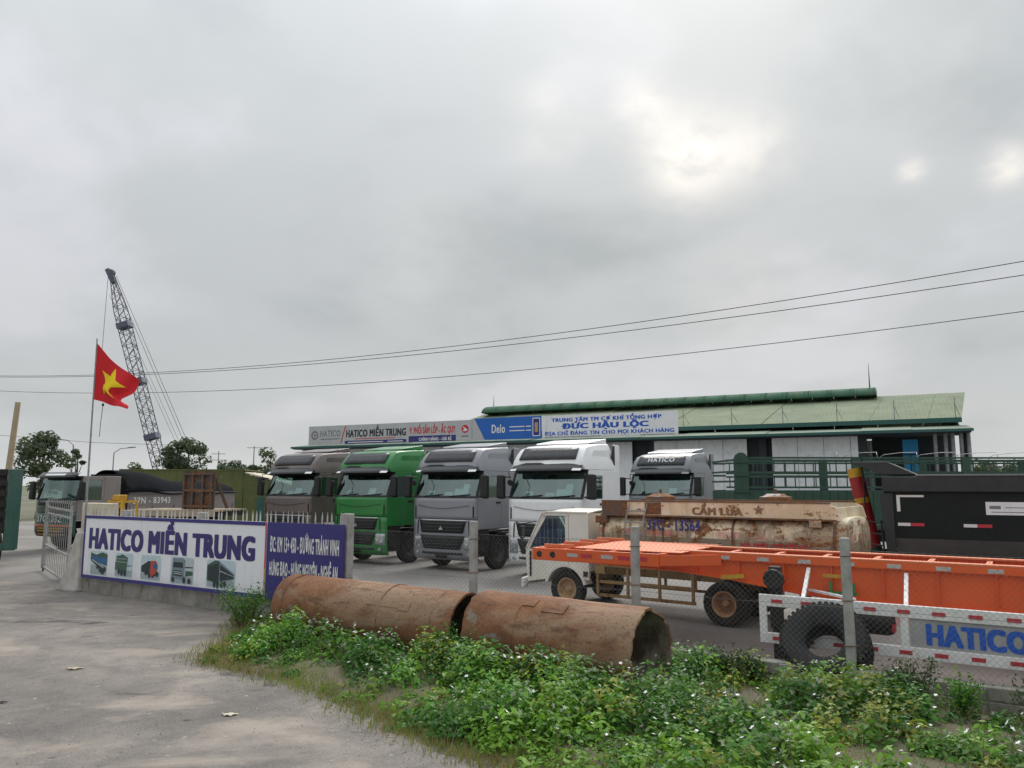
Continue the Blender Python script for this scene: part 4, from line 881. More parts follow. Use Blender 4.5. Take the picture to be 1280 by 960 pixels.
for s_ in (1, -1):
    q = MB(); q.prism([(-1.95, 1.99), (-1.95, 2.26), (-6.45, 2.27), (-6.62, 2.2), (-6.68, 1.98)], 'y', *((.88, .92) if s_ > 0 else (-.92, -.88))); co = q.build('coaming', 'tank', tt, bevel=.006)
    q = MB(); q.bar((-1.95, s_*.90, 2.275), (-6.5, s_*.90, 2.285), .07, .025); q.build('coaming_lip', 'rust', co)
    q = MB(); q.bar((-1.95, s_*.94, 1.99), (-6.6, s_*.94, 1.985), .06, .03); q.build('seam_strip', 'rust', co)
MB().box(-2.55, -1.96, .922, .93, 2.0, 2.26).build('rust_panel', 'rust', tt); MB().box(-3.3, -2.95, .922, .93, 2.02, 2.25).build('rust_panel', 'rust', tt)
MB().box(-1.99, -1.95, -.88, .88, 1.99, 2.26).build('end_coaming', 'rust', tt); MB().box(-6.6, -6.56, -.88, .88, 1.99, 2.2).build('end_coaming', 'tank', tt)
MB().box(-6.5, -2.0, -.87, .87, 1.98, 2.1).build('deck', 'rust', tt)
for x, hh in ((-2.9, .18), (-5.3, .19)):
    q = MB(); q.lathe([(0, hh+.06), (.16, hh+.06), (.22, hh+.02), (.30, hh), (.32, -.1), (.30, -.1)], (x, .1, 2.18), (0, 0, 1), 20); q.tube((x, .1, 2.2+hh), (x, .1, 2.33+hh), .03, 8); q.build('manhole', 'rust', tt, smooth=True)
MB().box(-6.35, -6.15, .92, .99, 1.86, 1.98).build('lamp_box', 'tank', tt, bevel=.01); MB().box(-2.1, -1.84, .86, 1.0, 1.82, 1.97).build('lamp_box', 'rust', tt, bevel=.01)
letters('37C - 13564', 'blueink', tko, (-3.02, .985, 1.72), (-1, 0, 0), (0, 0, 1), 1.12, .21, bold=.12)
letters('CẤM LỬA', 'rustink', tt, (-3.95, .922, 2.03), (-1, 0, 0), (0, 0, 1), 1.0, .22, bold=.12)
letters('VÀ MÔI TRƯỜNG', 'redink', tko, (-4.9, .975, 1.46), (-1, 0, 0), (0, 0, 1), 1.2, .12, bold=.1)
st = MB(); st.add([(-5.25+.11*(1 if i % 2 == 0 else .45)*math.sin(i*math.pi/5), .926, 2.14+.10*(1 if i % 2 == 0 else .45)*math.cos(i*math.pi/5)) for i in range(10)], [tuple(range(10))]); st.build('star', 'rustink', tt)
ld = MB()
for x in (-2.55, -2.95): ld.path([(x+(.06 if x > -2.7 else -.0), 1.02, 1.5), (x, 1.0, 1.9), (x-.06, .9, 2.3)], .014, 6)
for z in (1.62, 1.85, 2.08): ld.path([(-2.53, 1.01-.05*(z > 2), z), (-2.97, 1.01-.05*(z > 2), z)], .012, 6)
ld.build('ladder', 'galv', tt)
MB().box(-6.75, -6.65, -.9, .9, .6, .75).build('rear_bumper', 'ochre', tt)
# ------------------------------------------------------------------ orange skeletal trailer with white side guards
ot = thing('skeletal_trailer', 'orange gooseneck skeletal trailer with white side guards along the fence', 'trailer', (1.07, 14.34, 0), heading(-.834, .5519))
D = 1.54; hw = 1.225
for s_ in (1, -1):
    b = MB(); y0, y1 = s_*.50-.01, s_*.50+.01
    prof = [(-.3, D), (-12.4, D), (-12.4, .98), (-5.2, .96), (-4.2, 1.02), (-3.2, 1.16), (-2.3, 1.24), (-.3, 1.30)]
    b.prism(prof, 'y', y0, y1); bo = b.build('main_beam', 'orange', ot)
    for (zz, w) in ((D, .15),): q = MB(); q.box(-12.4, -2.26, s_*.50-.08, s_*.50+.08, D, D+.022); q.build('top_flange', 'orangedeck', bo)
    q = MB()
    for (x0, z0), (x1, z1) in zip(prof[2:7], prof[3:8]): q.bar((x0, s_*.50, z0-.011), (x1, s_*.50, z1-.011), .16, .02)
    q.build('bottom_flange', 'orange', bo)
    for x in linsp(-2.6, -12, 15): q = MB(); q.box(x-.006, x+.006, *((.511, .57) if s_ > 0 else (-.57, -.511)), 1.2 if x > -4.2 else 1.03, D-.002); q.build('stiffener', 'orange', bo)
    # outer rail of the front platform and its taper into the beam
    r_ = MB(); r_.box(-2.24, -.0, *((hw-.05, hw) if s_ > 0 else (-hw, -hw+.05)), D-.20, D); ro = r_.build('platform_rail', 'orange', ot, bevel=.008)
    w = MB(); w.bar((-2.24, s_*(hw-.03), D-.10), (-3.0, s_*.59, D-.10), .03, .16); w.build('wing', 'orange', ot)
    for i, x in enumerate((-.72, -1.35, -1.95)):
        q = MB(); a = (hw, hw+.006) if s_ > 0 else (-hw-.006, -hw); q.box(x-.1, x+.1, *a, D-.12, D-.06); q.build('reflector', ('greyrefl', 'greyrefl', 'redrefl')[i], ro)
    if s_ > 0:
        for x in (-.98, -1.65): q = MB(); q.box(x-.1, x+.1, hw, hw+.006, D-.12, D-.06); q.build('reflector', 'redrefl', ro)
    for x in linsp(-3.05, -12, 16):
        q = MB(); a = (.582, .59) if s_ > 0 else (-.59, -.582); q.box(x-.09, x+.09, *a, D-.085, D-.03); q.build('reflector', 'greyrefl', bo)
        # small carrier plate for the reflector
    q = MB(); q.box(-12.4, -2.3, *((.511, .58) if s_ > 0 else (-.58, -.511)), D-.10, D-.002); q.build('edge_strip', 'orange', bo)
fb = MB(); fb.box(-.001, .06, -hw, hw, D-.20, D+.0); fo = fb.build('front_bolster', 'orange', ot, bevel=.01)
for s_ in (1, -1):
    for dx in (.08, .34):
        q = MB(); q.lathe([(0, .004), (.045, .004), (.055, 0)], (-dx, s_*(hw), D-.10), (0, s_, 0), 14); q.build('socket', 'black', fo)
dk = MB(); dk.box(-2.5, -.62, -.98, .98, D+.002, D+.014); dk.build('tread_deck', 'orangedeck', ot)
for i, x in enumerate(linsp(-.1, -2.25, 6)): q = MB(); q.box(x-.04, x+.04, -hw+.055, hw-.055, D-.14, D-.0); q.build('cross_member', 'orange', ot)
for y in (-.98, -.3, .3, .98): q = MB(); q.bar((-.05, y, D+.03), (-.62, y, D+.03), .05, .05); q.build('ramp_bar', 'orangedeck', ot)
for x in linsp(-3.0, -12.2, 14): q = MB(); q.box(x-.035, x+.035, -.49, .49, D-.16, D-.01); q.build('cross_member', 'orangedeck', ot)
for x in (-7.2, -12.3): q = MB(); q.box(x-.12, x+.12, -hw, hw, D-.22, D-.0225); q.build('bolster', 'orange', ot, bevel=.01)
for y in (-.2, .2): q = MB(); q.tube((-3.0, y, D-.2), (-12, y, D-.22), .025, 6); q.build('air_line', 'chassis', ot)
# landing legs
for s_ in (1, -1):
    y = s_*.88
    q = MB(); q.box(-3.98, -3.82, y-.08, y+.08, .55, 1.42); lo = q.build('landing_leg', 'chassis', ot, bevel=.01)
    q = MB(); q.box(-3.95, -3.85, y-.06, y+.06, .06, .56); q.box(-4.05, -3.75, y-.14, y+.14, 0.005, .06); q.build('leg_foot', 'chassis', lo)
    q = MB(); q.lathe([(0, .05), (.14, .05), (.15, -.05), (0, -.05)], (-3.9, y+s_*.12, 1.25), (0, s_, 0), 10); q.build('gearbox', 'chassis', lo)
    q = MB(); q.bar((-3.9, s_*.53, 1.1), (-3.9, y-s_*.06, 1.1), .06, .3); q.build('leg_bracket', 'orange', lo)
q = MB(); q.bar((-3.9, -.94, .8), (-3.9, .94, .8), .05, .05); q.build('leg_brace', 'chassis', ot)
# white side guard
for s_ in (1, -1):
    y0, y1 = (hw-.03, hw+.02) if s_ > 0 else (-hw-.02, -hw+.03); yo = (hw+.02, hw+.026) if s_ > 0 else (-hw-.026, -hw-.02)
    g = MB(); g.box(-9.6, -3.75, y0, y1, .90, 1.06); gu = g.build('side_guard', 'guard', ot, bevel=.006)
    q = MB(); q.box(-9.6, -3.75, y0, y1, .40, .54); q.build('guard_rail', 'guard', gu, bevel=.006)
    for x, w in ((-3.80, .10), (-4.45, .08), (-5.60, .09), (-7.3, .09), (-9.5, .1)): q = MB(); q.box(x-w/2, x+w/2, y0+.004, y1-.004, .41, 1.05); q.build('guard_post', 'guard', gu)
    for x in (-4.30, -5.58, -7.3, -9.2):
        q = MB(); q.bar((x, s_*.57, 1.38), (x-.05, s_*(hw-.01), 1.03), .05, .05); q.build('guard_strut', 'guard', gu)
    q = MB(); q.bar((-4.3, s_*.55, 1.08), (-5.0, s_*(hw-.06), 1.075), .06, .03); q.build('guard_strut', 'guard', gu)
    x = -4.0
    while x > -9.5:
        for zz in (.95, .445):
            q = MB(); q.box(x-.075, x+.075, *yo, zz, zz+.05); q.build('reflector', 'redrefl', gu)
        x -= .40
    q = MB(); q.box(-8.2, -5.66, *((hw-.02, hw-.005) if s_ > 0 else (-hw+.005, -hw+.02)), .545, .895); po = q.build('name_plate', 'plate', gu)
    if s_ > 0: letters('HATICO', 'blue', po, (-5.84, hw-.005, .58), (-1, 0, 0), (0, 0, 1), 1.10, .27, bold=.2, vb=.09)
q = MB(); q.lathe([(0, -.45), (.13, -.43), (.16, -.36), (.16, .36), (.13, .43), (0, .45)], (-5.0, .85, .75), (1, 0, 0), 18); q.build('air_tank', 'chassis', ot, smooth=True)
q = MB(); q.box(-5.46, -5.42, .9, 1.0, .66, .76); q.build('tail_lamp', 'redrefl', ot)
q = MB(); q.box(-4.62, -4.58, .585, .615, 1.06, 1.22); q.box(-4.92, -4.88, .585, .615, 1.06, 1.22); q.box(-4.95, -4.55, .585, .605, 1.05, 1.09); q.build('hose_rack', 'green', ot)
q = MB(); q.bar((-4.5, .59, 1.30), (-4.75, .59, 1.30), .02, .05); q.build('twist_lock', 'yellow', ot)
q = MB(); q.bar((-3.0, .59, 1.18), (-3.35, .59, 1.22), .03, .06); q.build('twist_lock', 'yellow', ot)
for x in (-8.9, -10.2, -11.5):
    for s_ in (1, -1): wheel(ot, (x, s_*(hw-.16), .5), .5, .28, s_, dual=True)
    MB().tube((x, -.9, .5), (x, .9, .5), .08, 8).build('axle', 'chassis', ot)
# ------------------------------------------------------------------ black dump trailer with red ram
bd = thing('dump_trailer', 'black tipping trailer body with a red hydraulic ram at its front', 'trailer', (8.03, 16.58, 0), heading(-.866, .5))
hw = 1.25
for s_ in (1, -1):
    q = MB(); q.prism([(s_*(hw-.05), 1.56), (s_*hw, 1.56), (s_*hw, 2.46), (s_*(hw-.05), 2.46)], 'x', -8.6, -.18); so = q.build('side_wall', 'dump', bd)
    q = MB(); q.box(-8.7, -.0, *((hw-.1, hw+.06) if s_ > 0 else (-hw-.06, -hw+.1)), 2.462, 2.76); q.build('top_rail', 'dumprail', so, bevel=.02)
    q = MB(); q.box(-8.7, -.6, *((hw-.1, hw+.07) if s_ > 0 else (-hw-.07, -hw+.1)), 2.762, 2.80); q.build('cap_rail', 'dumpgrey', so, bevel=.008)
    q = MB(); q.prism([(s_*(hw+.0), 1.559), (s_*(hw-.05), 1.559), (s_*(hw-.42), 1.26), (s_*(hw-.36), 1.25)], 'x', -8.6, -.18); q.build('lower_flare', 'dumpgrey', so)
    q = MB(); q.prism([(-.18, 1.3), (-.02, 1.3), (.06, 2.44), (-.18, 2.44)], 'y', *((hw-.16, hw+.03) if s_ > 0 else (-hw-.03, -hw+.16))); q.build('corner_post', 'dumprail', bd, bevel=.015)
    y = (hw+.001, hw+.007) if s_ > 0 else (-hw-.007, -hw-.001)
    x = -.24
    while x > -8:
        q = MB(); q.box(x-.22, x, *y, 1.80, 1.86); q.build('reflector', 'whiterefl', so); q = MB(); q.box(x-.46, x-.221, *y, 1.80, 1.86); q.build('reflector', 'redrefl', so); x -= 1.12
    q = MB(); q.box(-.72, -.24, *y, 2.36, 2.40); q.box(-.30, -.24, *y, 2.08, 2.36); q.build('corner_mark', 'whiterefl', so)
    q = MB(); q.box(-2.72, -1.74, *y, 2.04, 2.28); no = q.build('notice_plate', 'cream' if False else 'banner', so)
    yy = s_*(hw+.0085)
    q = MB(); q.box(-1.98, -1.80, *((hw+.007, hw+.009) if s_ > 0 else (-hw-.009, -hw-.007)), 2.15, 2.21); q.box(-2.5, -2.05, *((hw+.007, hw+.009) if s_ > 0 else (-hw-.009, -hw-.007)), 2.17, 2.185); q.box(-2.6, -1.82, *((hw+.007, hw+.009) if s_ > 0 else (-hw-.009, -hw-.007)), 2.085, 2.10); q.build('print', 'greyink', no)
    q = MB(); q.box(-9.2, .4, s_*.45-.07, s_*.45+.07, .95, 1.22); q.build('chassis_rail', 'chassis', bd)
    for x in (-6.0, -7.3, -8.6): wheel(bd, (x, s_*(hw-.16), .5), .5, .28, s_, dual=True)
    c = MB()
    for i in range(60): x = -.3-.14*i; c.lathe([(.035, -.012), (.05, 0), (.035, .012)], (x, s_*(hw-.33), 1.21), (0, 1, .5), 6)
    c.build('chain', 'chassis', bd)
MB().box(-8.6, -.18, -hw+.42, hw-.42, 1.25, 1.31).build('bed_floor', 'dump', bd)
q = MB(); q.prism([(-.16, 1.32), (-.06, 1.32), (.0, 2.75), (-.10, 2.75)], 'y', -hw+.17, hw-.17); q.build('front_wall', 'dump', bd)
q = MB(); q.prism([(-.62, 2.80), (-.02, 2.80), (.52, 3.02), (.52, 3.06), (-.10, 3.06)], 'y', -hw+.02, hw-.02); q.build('canopy', 'dumprail', bd, bevel=.01)
MB().box(-8.66, -8.601, -hw, hw, 1.3, 2.46).build('tailgate', 'dump', bd)
r0, r1 = Vector((.30, .05, 1.1)), Vector((.62, .05, 2.95)); dd = (r1-r0)
q = MB(); q.tube(r0, r1, .155, 20); ro = q.build('hydraulic_ram', 'red', bd, smooth=True)
for a, b, m_, rr in ((.60, .66, 'yellow', .158), (.90, 1.0, 'yellow', .157), (-.04, .1, 'dkgreen', .165)): q = MB(); q.tube(r0+dd*a, r0+dd*b, rr, 20); q.build('ram_band', m_, ro, smooth=True)
q = MB(); q.box(.1, .5, -.5, .5, .95, 1.12); q.build('ram_bracket', 'chassis', bd)
for y in (.62, 1.02):
    pass
lad = MB()
lad.path([(.36, .75, 1.0), (.40, .75, 3.2)], .016, 6); lad.path([(.02, 1.22, 1.0), (.06, 1.24, 1.9)], .02, 6)
for z in (1.15, 1.4, 1.62, 1.85): lad.path([(.365, .75, z), (.03, 1.22, z)], .014, 6)
lad.build('ladder', 'chassis', bd)
q = MB(); q.box(.38, .40, .2, .75, 1.12, 1.2); q.build('rear_plate', 'whiterefl', bd)
for s_ in (1, -1): q = MB(); q.box(-1.4, -1.25, s_*.7-.07, s_*.7+.07, .004, 1.0); q.build('landing_leg', 'chassis', bd)
for x in (-6.0, -7.3, -8.6): MB().tube((x, -.9, .5), (x, .9, .5), .08, 8).build('axle', 'chassis', bd)
# ------------------------------------------------------------------ green stake trailer
gr = thing('stake_trailer', 'long dark green stake side trailer parked in front of the workshop', 'trailer', (6.78, 23.6, 0), math.atan2(.02, 1))
Ls = 14.0
for yy in (0, 2.4):
    q = MB(); q.box(0, Ls, yy-.04, yy+.04, 1.25, 1.40); q.build('side_rail', 'stake', gr)
    for s0 in linsp(.47, Ls-3.3, 4):
        q = MB(); q.box(s0, s0+3.15, yy-.02, yy+.02, 1.41, 2.42); po = q.build('lower_panel', 'stake', gr)
        for k in range(12): r_ = MB(); r_.box(s0+.1+k*.26, s0+.16+k*.26, yy-.04, yy-.021, 1.43, 2.40); r_.build('panel_rib', 'stake', po)
        for z in (2.52, 2.86, 2.98, 3.32, 3.42): r_ = MB(); r_.bar((s0, yy, z), (s0+3.15, yy, z), .05, .055); r_.build('rail', 'stake', gr)
        for k in range(10 if yy == 0 else 4):
            xk = s0+.12+k*(.32 if yy == 0 else .95)
            for (za, zb) in ((2.53, 2.86), (2.98, 3.33)): r_ = MB(); r_.bar((xk, yy, za), (xk, yy, zb), .028, .028); r_.build('upright', 'stake', gr)
        r_ = MB(); r_.box(s0+3.17, s0+3.42, yy-.05, yy+.05, 1.30, 3.45); r_.build('pillar', 'stake', gr)
    if yy == 0: q = MB(); q.prism([(0, 1.3), (.44, 1.3), (.44, 3.40), (.38, 3.52), (.28, 3.58), (.16, 3.58), (.06, 3.52), (0, 3.40)], 'y', yy-.03, yy+.03); q.build('front_corner', 'stake', gr)
    for z in (1.9, 2.4, 2.9, 3.3): q = MB(); q.bar((.02, yy-.05, z), (.44, yy-.05, z), .04, .06); q.build('rail', 'stake', gr)
for k in range(5): q = MB(); q.box(-.02, .02, .04+k*.47, .47+k*.47, 1.41, 2.4); q.build('headboard_panel', 'stake', gr)
MB().box(0, Ls, .05, 2.35, 1.28, 1.38).build('bed_floor', 'chassis', gr)
for z in (2.7, 3.0, 3.35): q = MB(); q.bar((0, .05, z), (0, 2.35, z), .05, .06); q.build('headboard_rail', 'stake', gr)
for yy in (.6, 1.8): q = MB(); q.box(0, Ls, yy-.07, yy+.07, .85, 1.26); q.build('chassis_rail', 'chassis', gr)
for x in (Ls-1.5, Ls-2.8, Ls-4.1):
    wheel(gr, (x, .2, .5), .5, .28, -1, dual=True); wheel(gr, (x, 2.2, .5), .5, .28, 1, dual=True); MB().tube((x, .3, .5), (x, 2.1, .5), .08, 8).build('axle', 'chassis', gr)
for yy in (.55, 1.85): q = MB(); q.box(2.2, 2.35, yy-.07, yy+.07, .004, .9); q.build('landing_leg', 'chassis', gr)
for x in linsp(3.2, Ls-.8, 9):
    q = MB(); q.path([(x, .0, 3.43), (x, .03, 3.52), (x+.08, .2, 3.6), (x+.12, 1.2, 3.63), (x+.08, 2.2, 3.6), (x, 2.37, 3.52), (x, 2.4, 3.43)], .010, 5); q.build('cover_hoop', 'galv', gr)
# ------------------------------------------------------------------ workshop building with roof signs
bu, bv = Vector((.898, -.44)), Vector((.44, .898)); BA = math.atan2(-.44, .898); BO = Vector((-17.3, 61.5)); LB_ = 46.7
ws_ = thing('workshop_building', 'long workshop shed with pale green roof, dark ridge vent and white sheet walls', 'building', (BO.x, BO.y, 0), BA)
x = 0.0
while x < 41:
    w = 1.45
    if 28.2 < x+w/2 < 29.7 or 35.0 < x+w/2 < 36.5 or 14 < x+w/2 < 15: 
        x += w; continue
    q = MB(); q.box(x+.012, min(x+w, 41)-.012, .9, .95, .3, 5.38); q.build('facade_panel', 'fac', ws_); x += w
q = MB(); q.box(.1, 40.9, 1.31, 1.4, 0, 5.39); q.build('gap_backing', 'dark', ws_)  # added dark sheet that keeps light strips out of the facade gaps
q = MB(); q.box(0, 41, .88, 1.1, 0, .29); q.build('plinth', 'concrete', ws_)
for x in (.1, 14.4, 28.9, 35.7, 41.2, 46.3): q = MB(); q.box(x-.22, x+.22, .97, 1.3, 0, 5.38); q.build('column', 'dark', ws_)
for x in (44.9, 45.4, 45.75, 46.15, 46.5): q = MB(); q.tube((x, .7+random.uniform(-.2, .3), 0), (x, .8, 5.4), .10, 12); q.build('steel_pipe_column', 'column', ws_, smooth=True)
q = MB(); q.box(41.5, 46.5, 13.5, 13.6, 0, 6.2); q.build('bay_back_wall', 'dark', ws_)
q = MB(); q.box(0, 46.7, 21.9, 22, 0, 6.2); q.build('back_wall', 'fac', ws_)
q = MB(); q.box(40.9, 41.0, 3.6, 21.8, 0, 6.3); q.build('bay_side_wall', 'dark', ws_); q = MB(); q.box(0, .1, 3.3, 21.8, 0, 6.2); q.build('end_wall', 'fac', ws_)
q = MB(); q.box(43.3, 44.1, 2.6, 2.66, .2, 5.2); bo = q.build('blue_door_sheet', 'bluedoor', ws_)
for z in (1.6, 3.0, 4.3): r_ = MB(); r_.box(43.25, 44.15, 2.56, 2.595, z, z+.06); r_.build('door_bar', 'dark', bo)
r_ = MB(); r_.box(43.66, 43.71, 2.55, 2.56, .2, 4.3); r_.build('door_bar', 'dark', bo)
# canopy, roof and ridge vent in sheets
def roofstrip(name, mat, y0, z0, y1, z1, xa, xb, w, jit=.0, sh_=0.):
    x = xa
    while x < xb-.05:
        x2 = min(x+w, xb); q = MB(); j = random.uniform(-jit, jit)
        q.add([(x+.01, y0, z0+j), (x2-.01, y0, z0+j), (x2-.01+sh_*(x2-xa)/(xb-xa), y1, z1+j), (x+.01+sh_*(x-xa)/(xb-xa), y1, z1+j)], [(0, 1, 2, 3)]); q.build(name, mat, ws_, solid=.03); x = x2
roofstrip('canopy_sheet', 'canopy', -.05, 5.58, 3.1, 5.98, -.4, LB_, 2.6, .012)
q = MB(); q.box(-.4, LB_, -.12, -.051, 5.45, 5.60); q.build('canopy_fascia', 'gutter', ws_)
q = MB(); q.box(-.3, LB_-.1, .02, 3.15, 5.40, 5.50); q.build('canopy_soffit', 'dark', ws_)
q = MB(); q.box(14, LB_-.3, 2.7, 2.9, 6.14, 6.40); q.build('gutter', 'gutter', ws_)
roofstrip('roof_sheet', 'roofg', 2.8, 6.38, 12.0, 8.75, 10.6, LB_-.3, 3.1, .012, 1.0)
roofstrip('roof_sheet', 'roofg', 22.2, 6.3, 12.0, 8.75, 10.6, LB_-.3, 3.1, 0, 1.0)
roofstrip('roof_sheet', 'roofg', 2.9, 6.05, 12.0, 6.9, -.4, 10.6, 3.0); roofstrip('roof_sheet', 'roofg', 22.2, 6.05, 12.0, 6.9, -.4, 10.6, 3.0)
x = 11.2
while x < 41.9:
    x2 = min(x+1.47, 42); q = MB(); q.grid(lambda u, v: (u, 12-1.6*math.cos(v), 8.62+.78*math.sin(v)), [x+.008, x2-.008], linsp(R(8), R(172), 11)); q.build('ridge_sheet', 'ridgeg', ws_, smooth=True, solid=.03); x = x2
for xx in (11.2, 41.98): q = MB(); q.prism([(12-1.6*math.cos(v), 8.6+.78*math.sin(v)) for v in linsp(R(8), R(172), 11)], 'x', xx, xx+.05); q.build('ridge_end', 'gutter', ws_)
q = MB(); q.tube((41.6, 12, 9.36), (41.6, 12, 11.2), .05, 6, .01); q.build('lightning_rod', 'gutter', ws_); q = MB(); q.tube((11.6, 12, 9.36), (11.6, 12, 10.4), .04, 6, .01); q.build('lightning_rod', 'gutter', ws_)
for x in linsp(30.5, 46.1, 6):
    q = MB(); q.path([(x, 2.75, 6.2), (x, 2.75, 7.55)], .025, 5); q.path([(x, 2.75, 7.2), (x+.25, 3.4, 6.6)], .015, 5); q.build('gutter_stay', 'column', ws_)
for nm, gz_ in (('gable', 46.4),):
    q = MB(); q.prism([(3.3, 6.0), (12, 8.6), (21.9, 6.1)], 'x', 46.2, 46.3); q.build('gable_sheet', 'gutter', ws_)
# roof signs stand on the canopy
def roofsign(label, x0, x1, z0, z1, mat):
    p = BO + bu*x0 + bv*.25; o = thing('roof_sign', label, 'sign', (p.x, p.y, z0), BA, 'advertising boards on the workshop canopy')
    q = MB(); q.box(0, x1-x0, 0, .08, .0, z1-z0); q.build('board', mat, o)
    for x in linsp(.3, x1-x0-.3, 4):
        q = MB(); q.bar((x, .10, z1-z0-.2), (x, 1.1, .12-.0), .05, .05); q.build('stay', 'galv', o); q = MB(); q.box(x-.03, x+.03, .081, .13, -.02, z1-z0-.02); q.build('batten', 'galv', o)
    return o, x1-x0, z1-z0
X, U = (1, 0, 0), (0, 0, 1)
o, w, h = roofsign('long white board with a round logo, black title and red title over navy strips', 1.1, 15.95, 5.72, 7.2, 'bannergrey')
letters('HATICO', 'greyink', o, (1.15, 0, .62), X, U, 2.0, .5, bold=.06); q = MB(); q.box(1.2, 3.1, -.006, -.002, .40, .48); q.build('strip', 'greyink', o)
q = MB(); q.lathe([(.22, 0), (.36, 0)], (.62, -.005, .76), (0, 1, 0), 20); q.lathe([(0, 0), (.12, 0)], (.62, -.005, .76), (0, 1, 0), 12); q.build('logo_ring', 'greyink', o)
q = MB(); q.add([(3.15, -.005, .05), (3.25, -.005, .05), (3.68, -.005, 1.42), (3.58, -.005, 1.42)], [(0, 1, 2, 3)]); q.build('slash', 'redink', o)
letters('HATICO MIỀN TRUNG', 'blackink', o, (3.7, 0, .52), X, U, 5.55, .88, bold=.1, vb=.04)
for a, b, m_ in ((3.6, 9.3, 'navy'), (9.5, 13.55, 'navy')): q = MB(); q.box(a, b, -.006, -.002, 0.02, .26 if a < 5 else .46); q.build('strip', m_, o)
q = MB(); q.box(4.6, 8.3, -.006, -.002, .36, .42); q.build('strip', 'redink', o); q = MB(); q.box(3.9, 7.2, -.010, -.007, .10, .16); q.box(7.6, 9.0, -.010, -.007, .10, .16); q.build('strip', 'whiteink', o)
letters('P. PHỐI SĂM LỐP - ẮC QUY', 'redink', o, (9.6, 0, .52), X, U, 3.9, .86, bold=.08, vb=.04)
letters('CHÍNH HÃNG - GIÁ RẺ', 'whiteink', o, (10.4, -.008, .08), X, U, 2.8, .32, bold=.1)
q = MB(); q.lathe([(.0, 0), (.3, 0)], (14.3, -.005, .85), (0, 1, 0), 18); q.build('red_emblem', 'redink', o); q = MB(); q.add([(14.1, -.008, .7), (14.25, -.008, .85), (14.1, -.008, 1.0), (14.2, -.008, 1.0), (14.5, -.008, .8), (14.4, -.008, .7)], [(0, 1, 2, 3, 4, 5)]); q.build('emblem_mark', 'whiteink', o)
q = MB(); q.box(14.0, 14.6, -.006, -.002, .28, .38); q.build('strip', 'greyink', o)
o, w, h = roofsign('blue board with white script word and an oil drum picture', 16.0, 21.35, 5.74, 7.28, 'deloblue')
q = MB(); q.add([(0, -.004, 0), (1.0, -.004, 0), (.15, -.004, 1.54), (0, -.004, 1.54)], [(0, 1, 2, 3)]); q.build('corner', 'bannergrey', o)
letters('Delo', 'whiteink', o, (1.55, 0, .45), X, U, 1.05, .6, bold=.08)
for z in (.82, .55): q = MB(); q.box(2.95, 4.1, -.006, -.002, z, z+.07); q.box(4.2, 4.6, -.006, -.002, z, z+.07); q.build('strip', 'whiteink', o)
q = MB(); q.box(4.72, 5.28, -.008, -.003, .16, 1.42); do = q.build('drum_print', 'banner', o); q = MB(); q.box(4.77, 5.23, -.011, -.009, .22, 1.36); q.build('drum_field', 'navy', do); q = MB(); q.box(4.88, 5.12, -.014, -.012, .45, 1.1); q.build('drum_label', 'plank', do); q = MB(); q.add([(4.9, -.016, .5), (5.1, -.016, .5), (5.0, -.016, .8)], [(0, 1, 2)]); q.build('drum_mark', 'yellow', do)
o, w, h = roofsign('white board with three lines of navy blue lettering on the canopy', 21.42, 30.75, 5.72, 7.26, 'banner')
letters('TRUNG TÂM TM CƠ KHÍ TỔNG HỢP', 'blue', o, (.7, 0, 1.02), X, U, 7.6, .46, bold=.09)
letters('ĐỨC HẬU LỘC', 'blue', o, (1.45, 0, .50), X, U, 6.0, .58, bold=.12, vb=.05)
letters('ĐỊA CHỈ ĐÁNG TIN CHO MỌI KHÁCH HÀNG', 'blue', o, (.2, 0, .12), X, U, 8.9, .40, bold=.085)
q = MB(); q.box(.2, 4.2, -.006, -.002, .05, .09); q.box(6.9, 9.1, -.006, -.002, .05, .09); q.build('strip', 'greyink', o)
# ------------------------------------------------------------------ green sheet shed
sh = thing('sheet_metal_shed', 'low shed of green and yellowed corrugated sheets beyond the dump truck', 'shed', (-18.2, 45.0, 0), R(8))
x = 0
for i in range(-7, 4): q = MB(); q.box(i*.62+.005, i*.62+.615, 0, .03, 0, 3.42); q.build('wall_sheet', 'shed', sh)
q = MB(); q.box(-4.4, 2.55, -.03, 6, 3.42, 3.5); q.build('roof', 'shed', sh); q = MB(); q.box(-4.34, -4.31, .04, 6, 0, 3.41); q.box(-4.3, 6.0, 5.97, 6, 0, 2.4); q.build('back_wall', 'shed', sh)
for i in range(5):
    a, b = 2.5+i*.72, 2.5+(i+1)*.72; q = MB(); q.prism([(a+.005, 0), (b-.005, 0), (b-.005, 3.25-(b-2.5)*.26), (a+.005, 3.25-(a-2.5)*.26)], 'y', .0, .03); q.build('wall_sheet', 'shed', sh)
q = MB(); q.prism([(2.56, 3.27), (6.15, 2.32), (6.15, 2.40), (2.56, 3.35)], 'y', -.04, 6); q.build('lean_roof', 'cream', sh)
q = MB(); q.box(3.3, 3.7, -.03, -.001, 0, 1.9); q.build('side_door', 'gutter', sh)
q = MB(); q.prism([(-.9, 1.78), (-.9, 1.82), (0, 2.1), (0, 2.05)], 'x', 4.2, 6.1); q.build('awning', 'green', sh); q = MB(); q.box(4.7, 6.0, -.04, -.002, 0, 1.75); q.build('shutter', 'rust', sh); q = MB(); q.tube((4.25, -.85, 0), (4.25, -.85, 1.8), .04, 6); q.build('awning_post', 'postconc', sh)
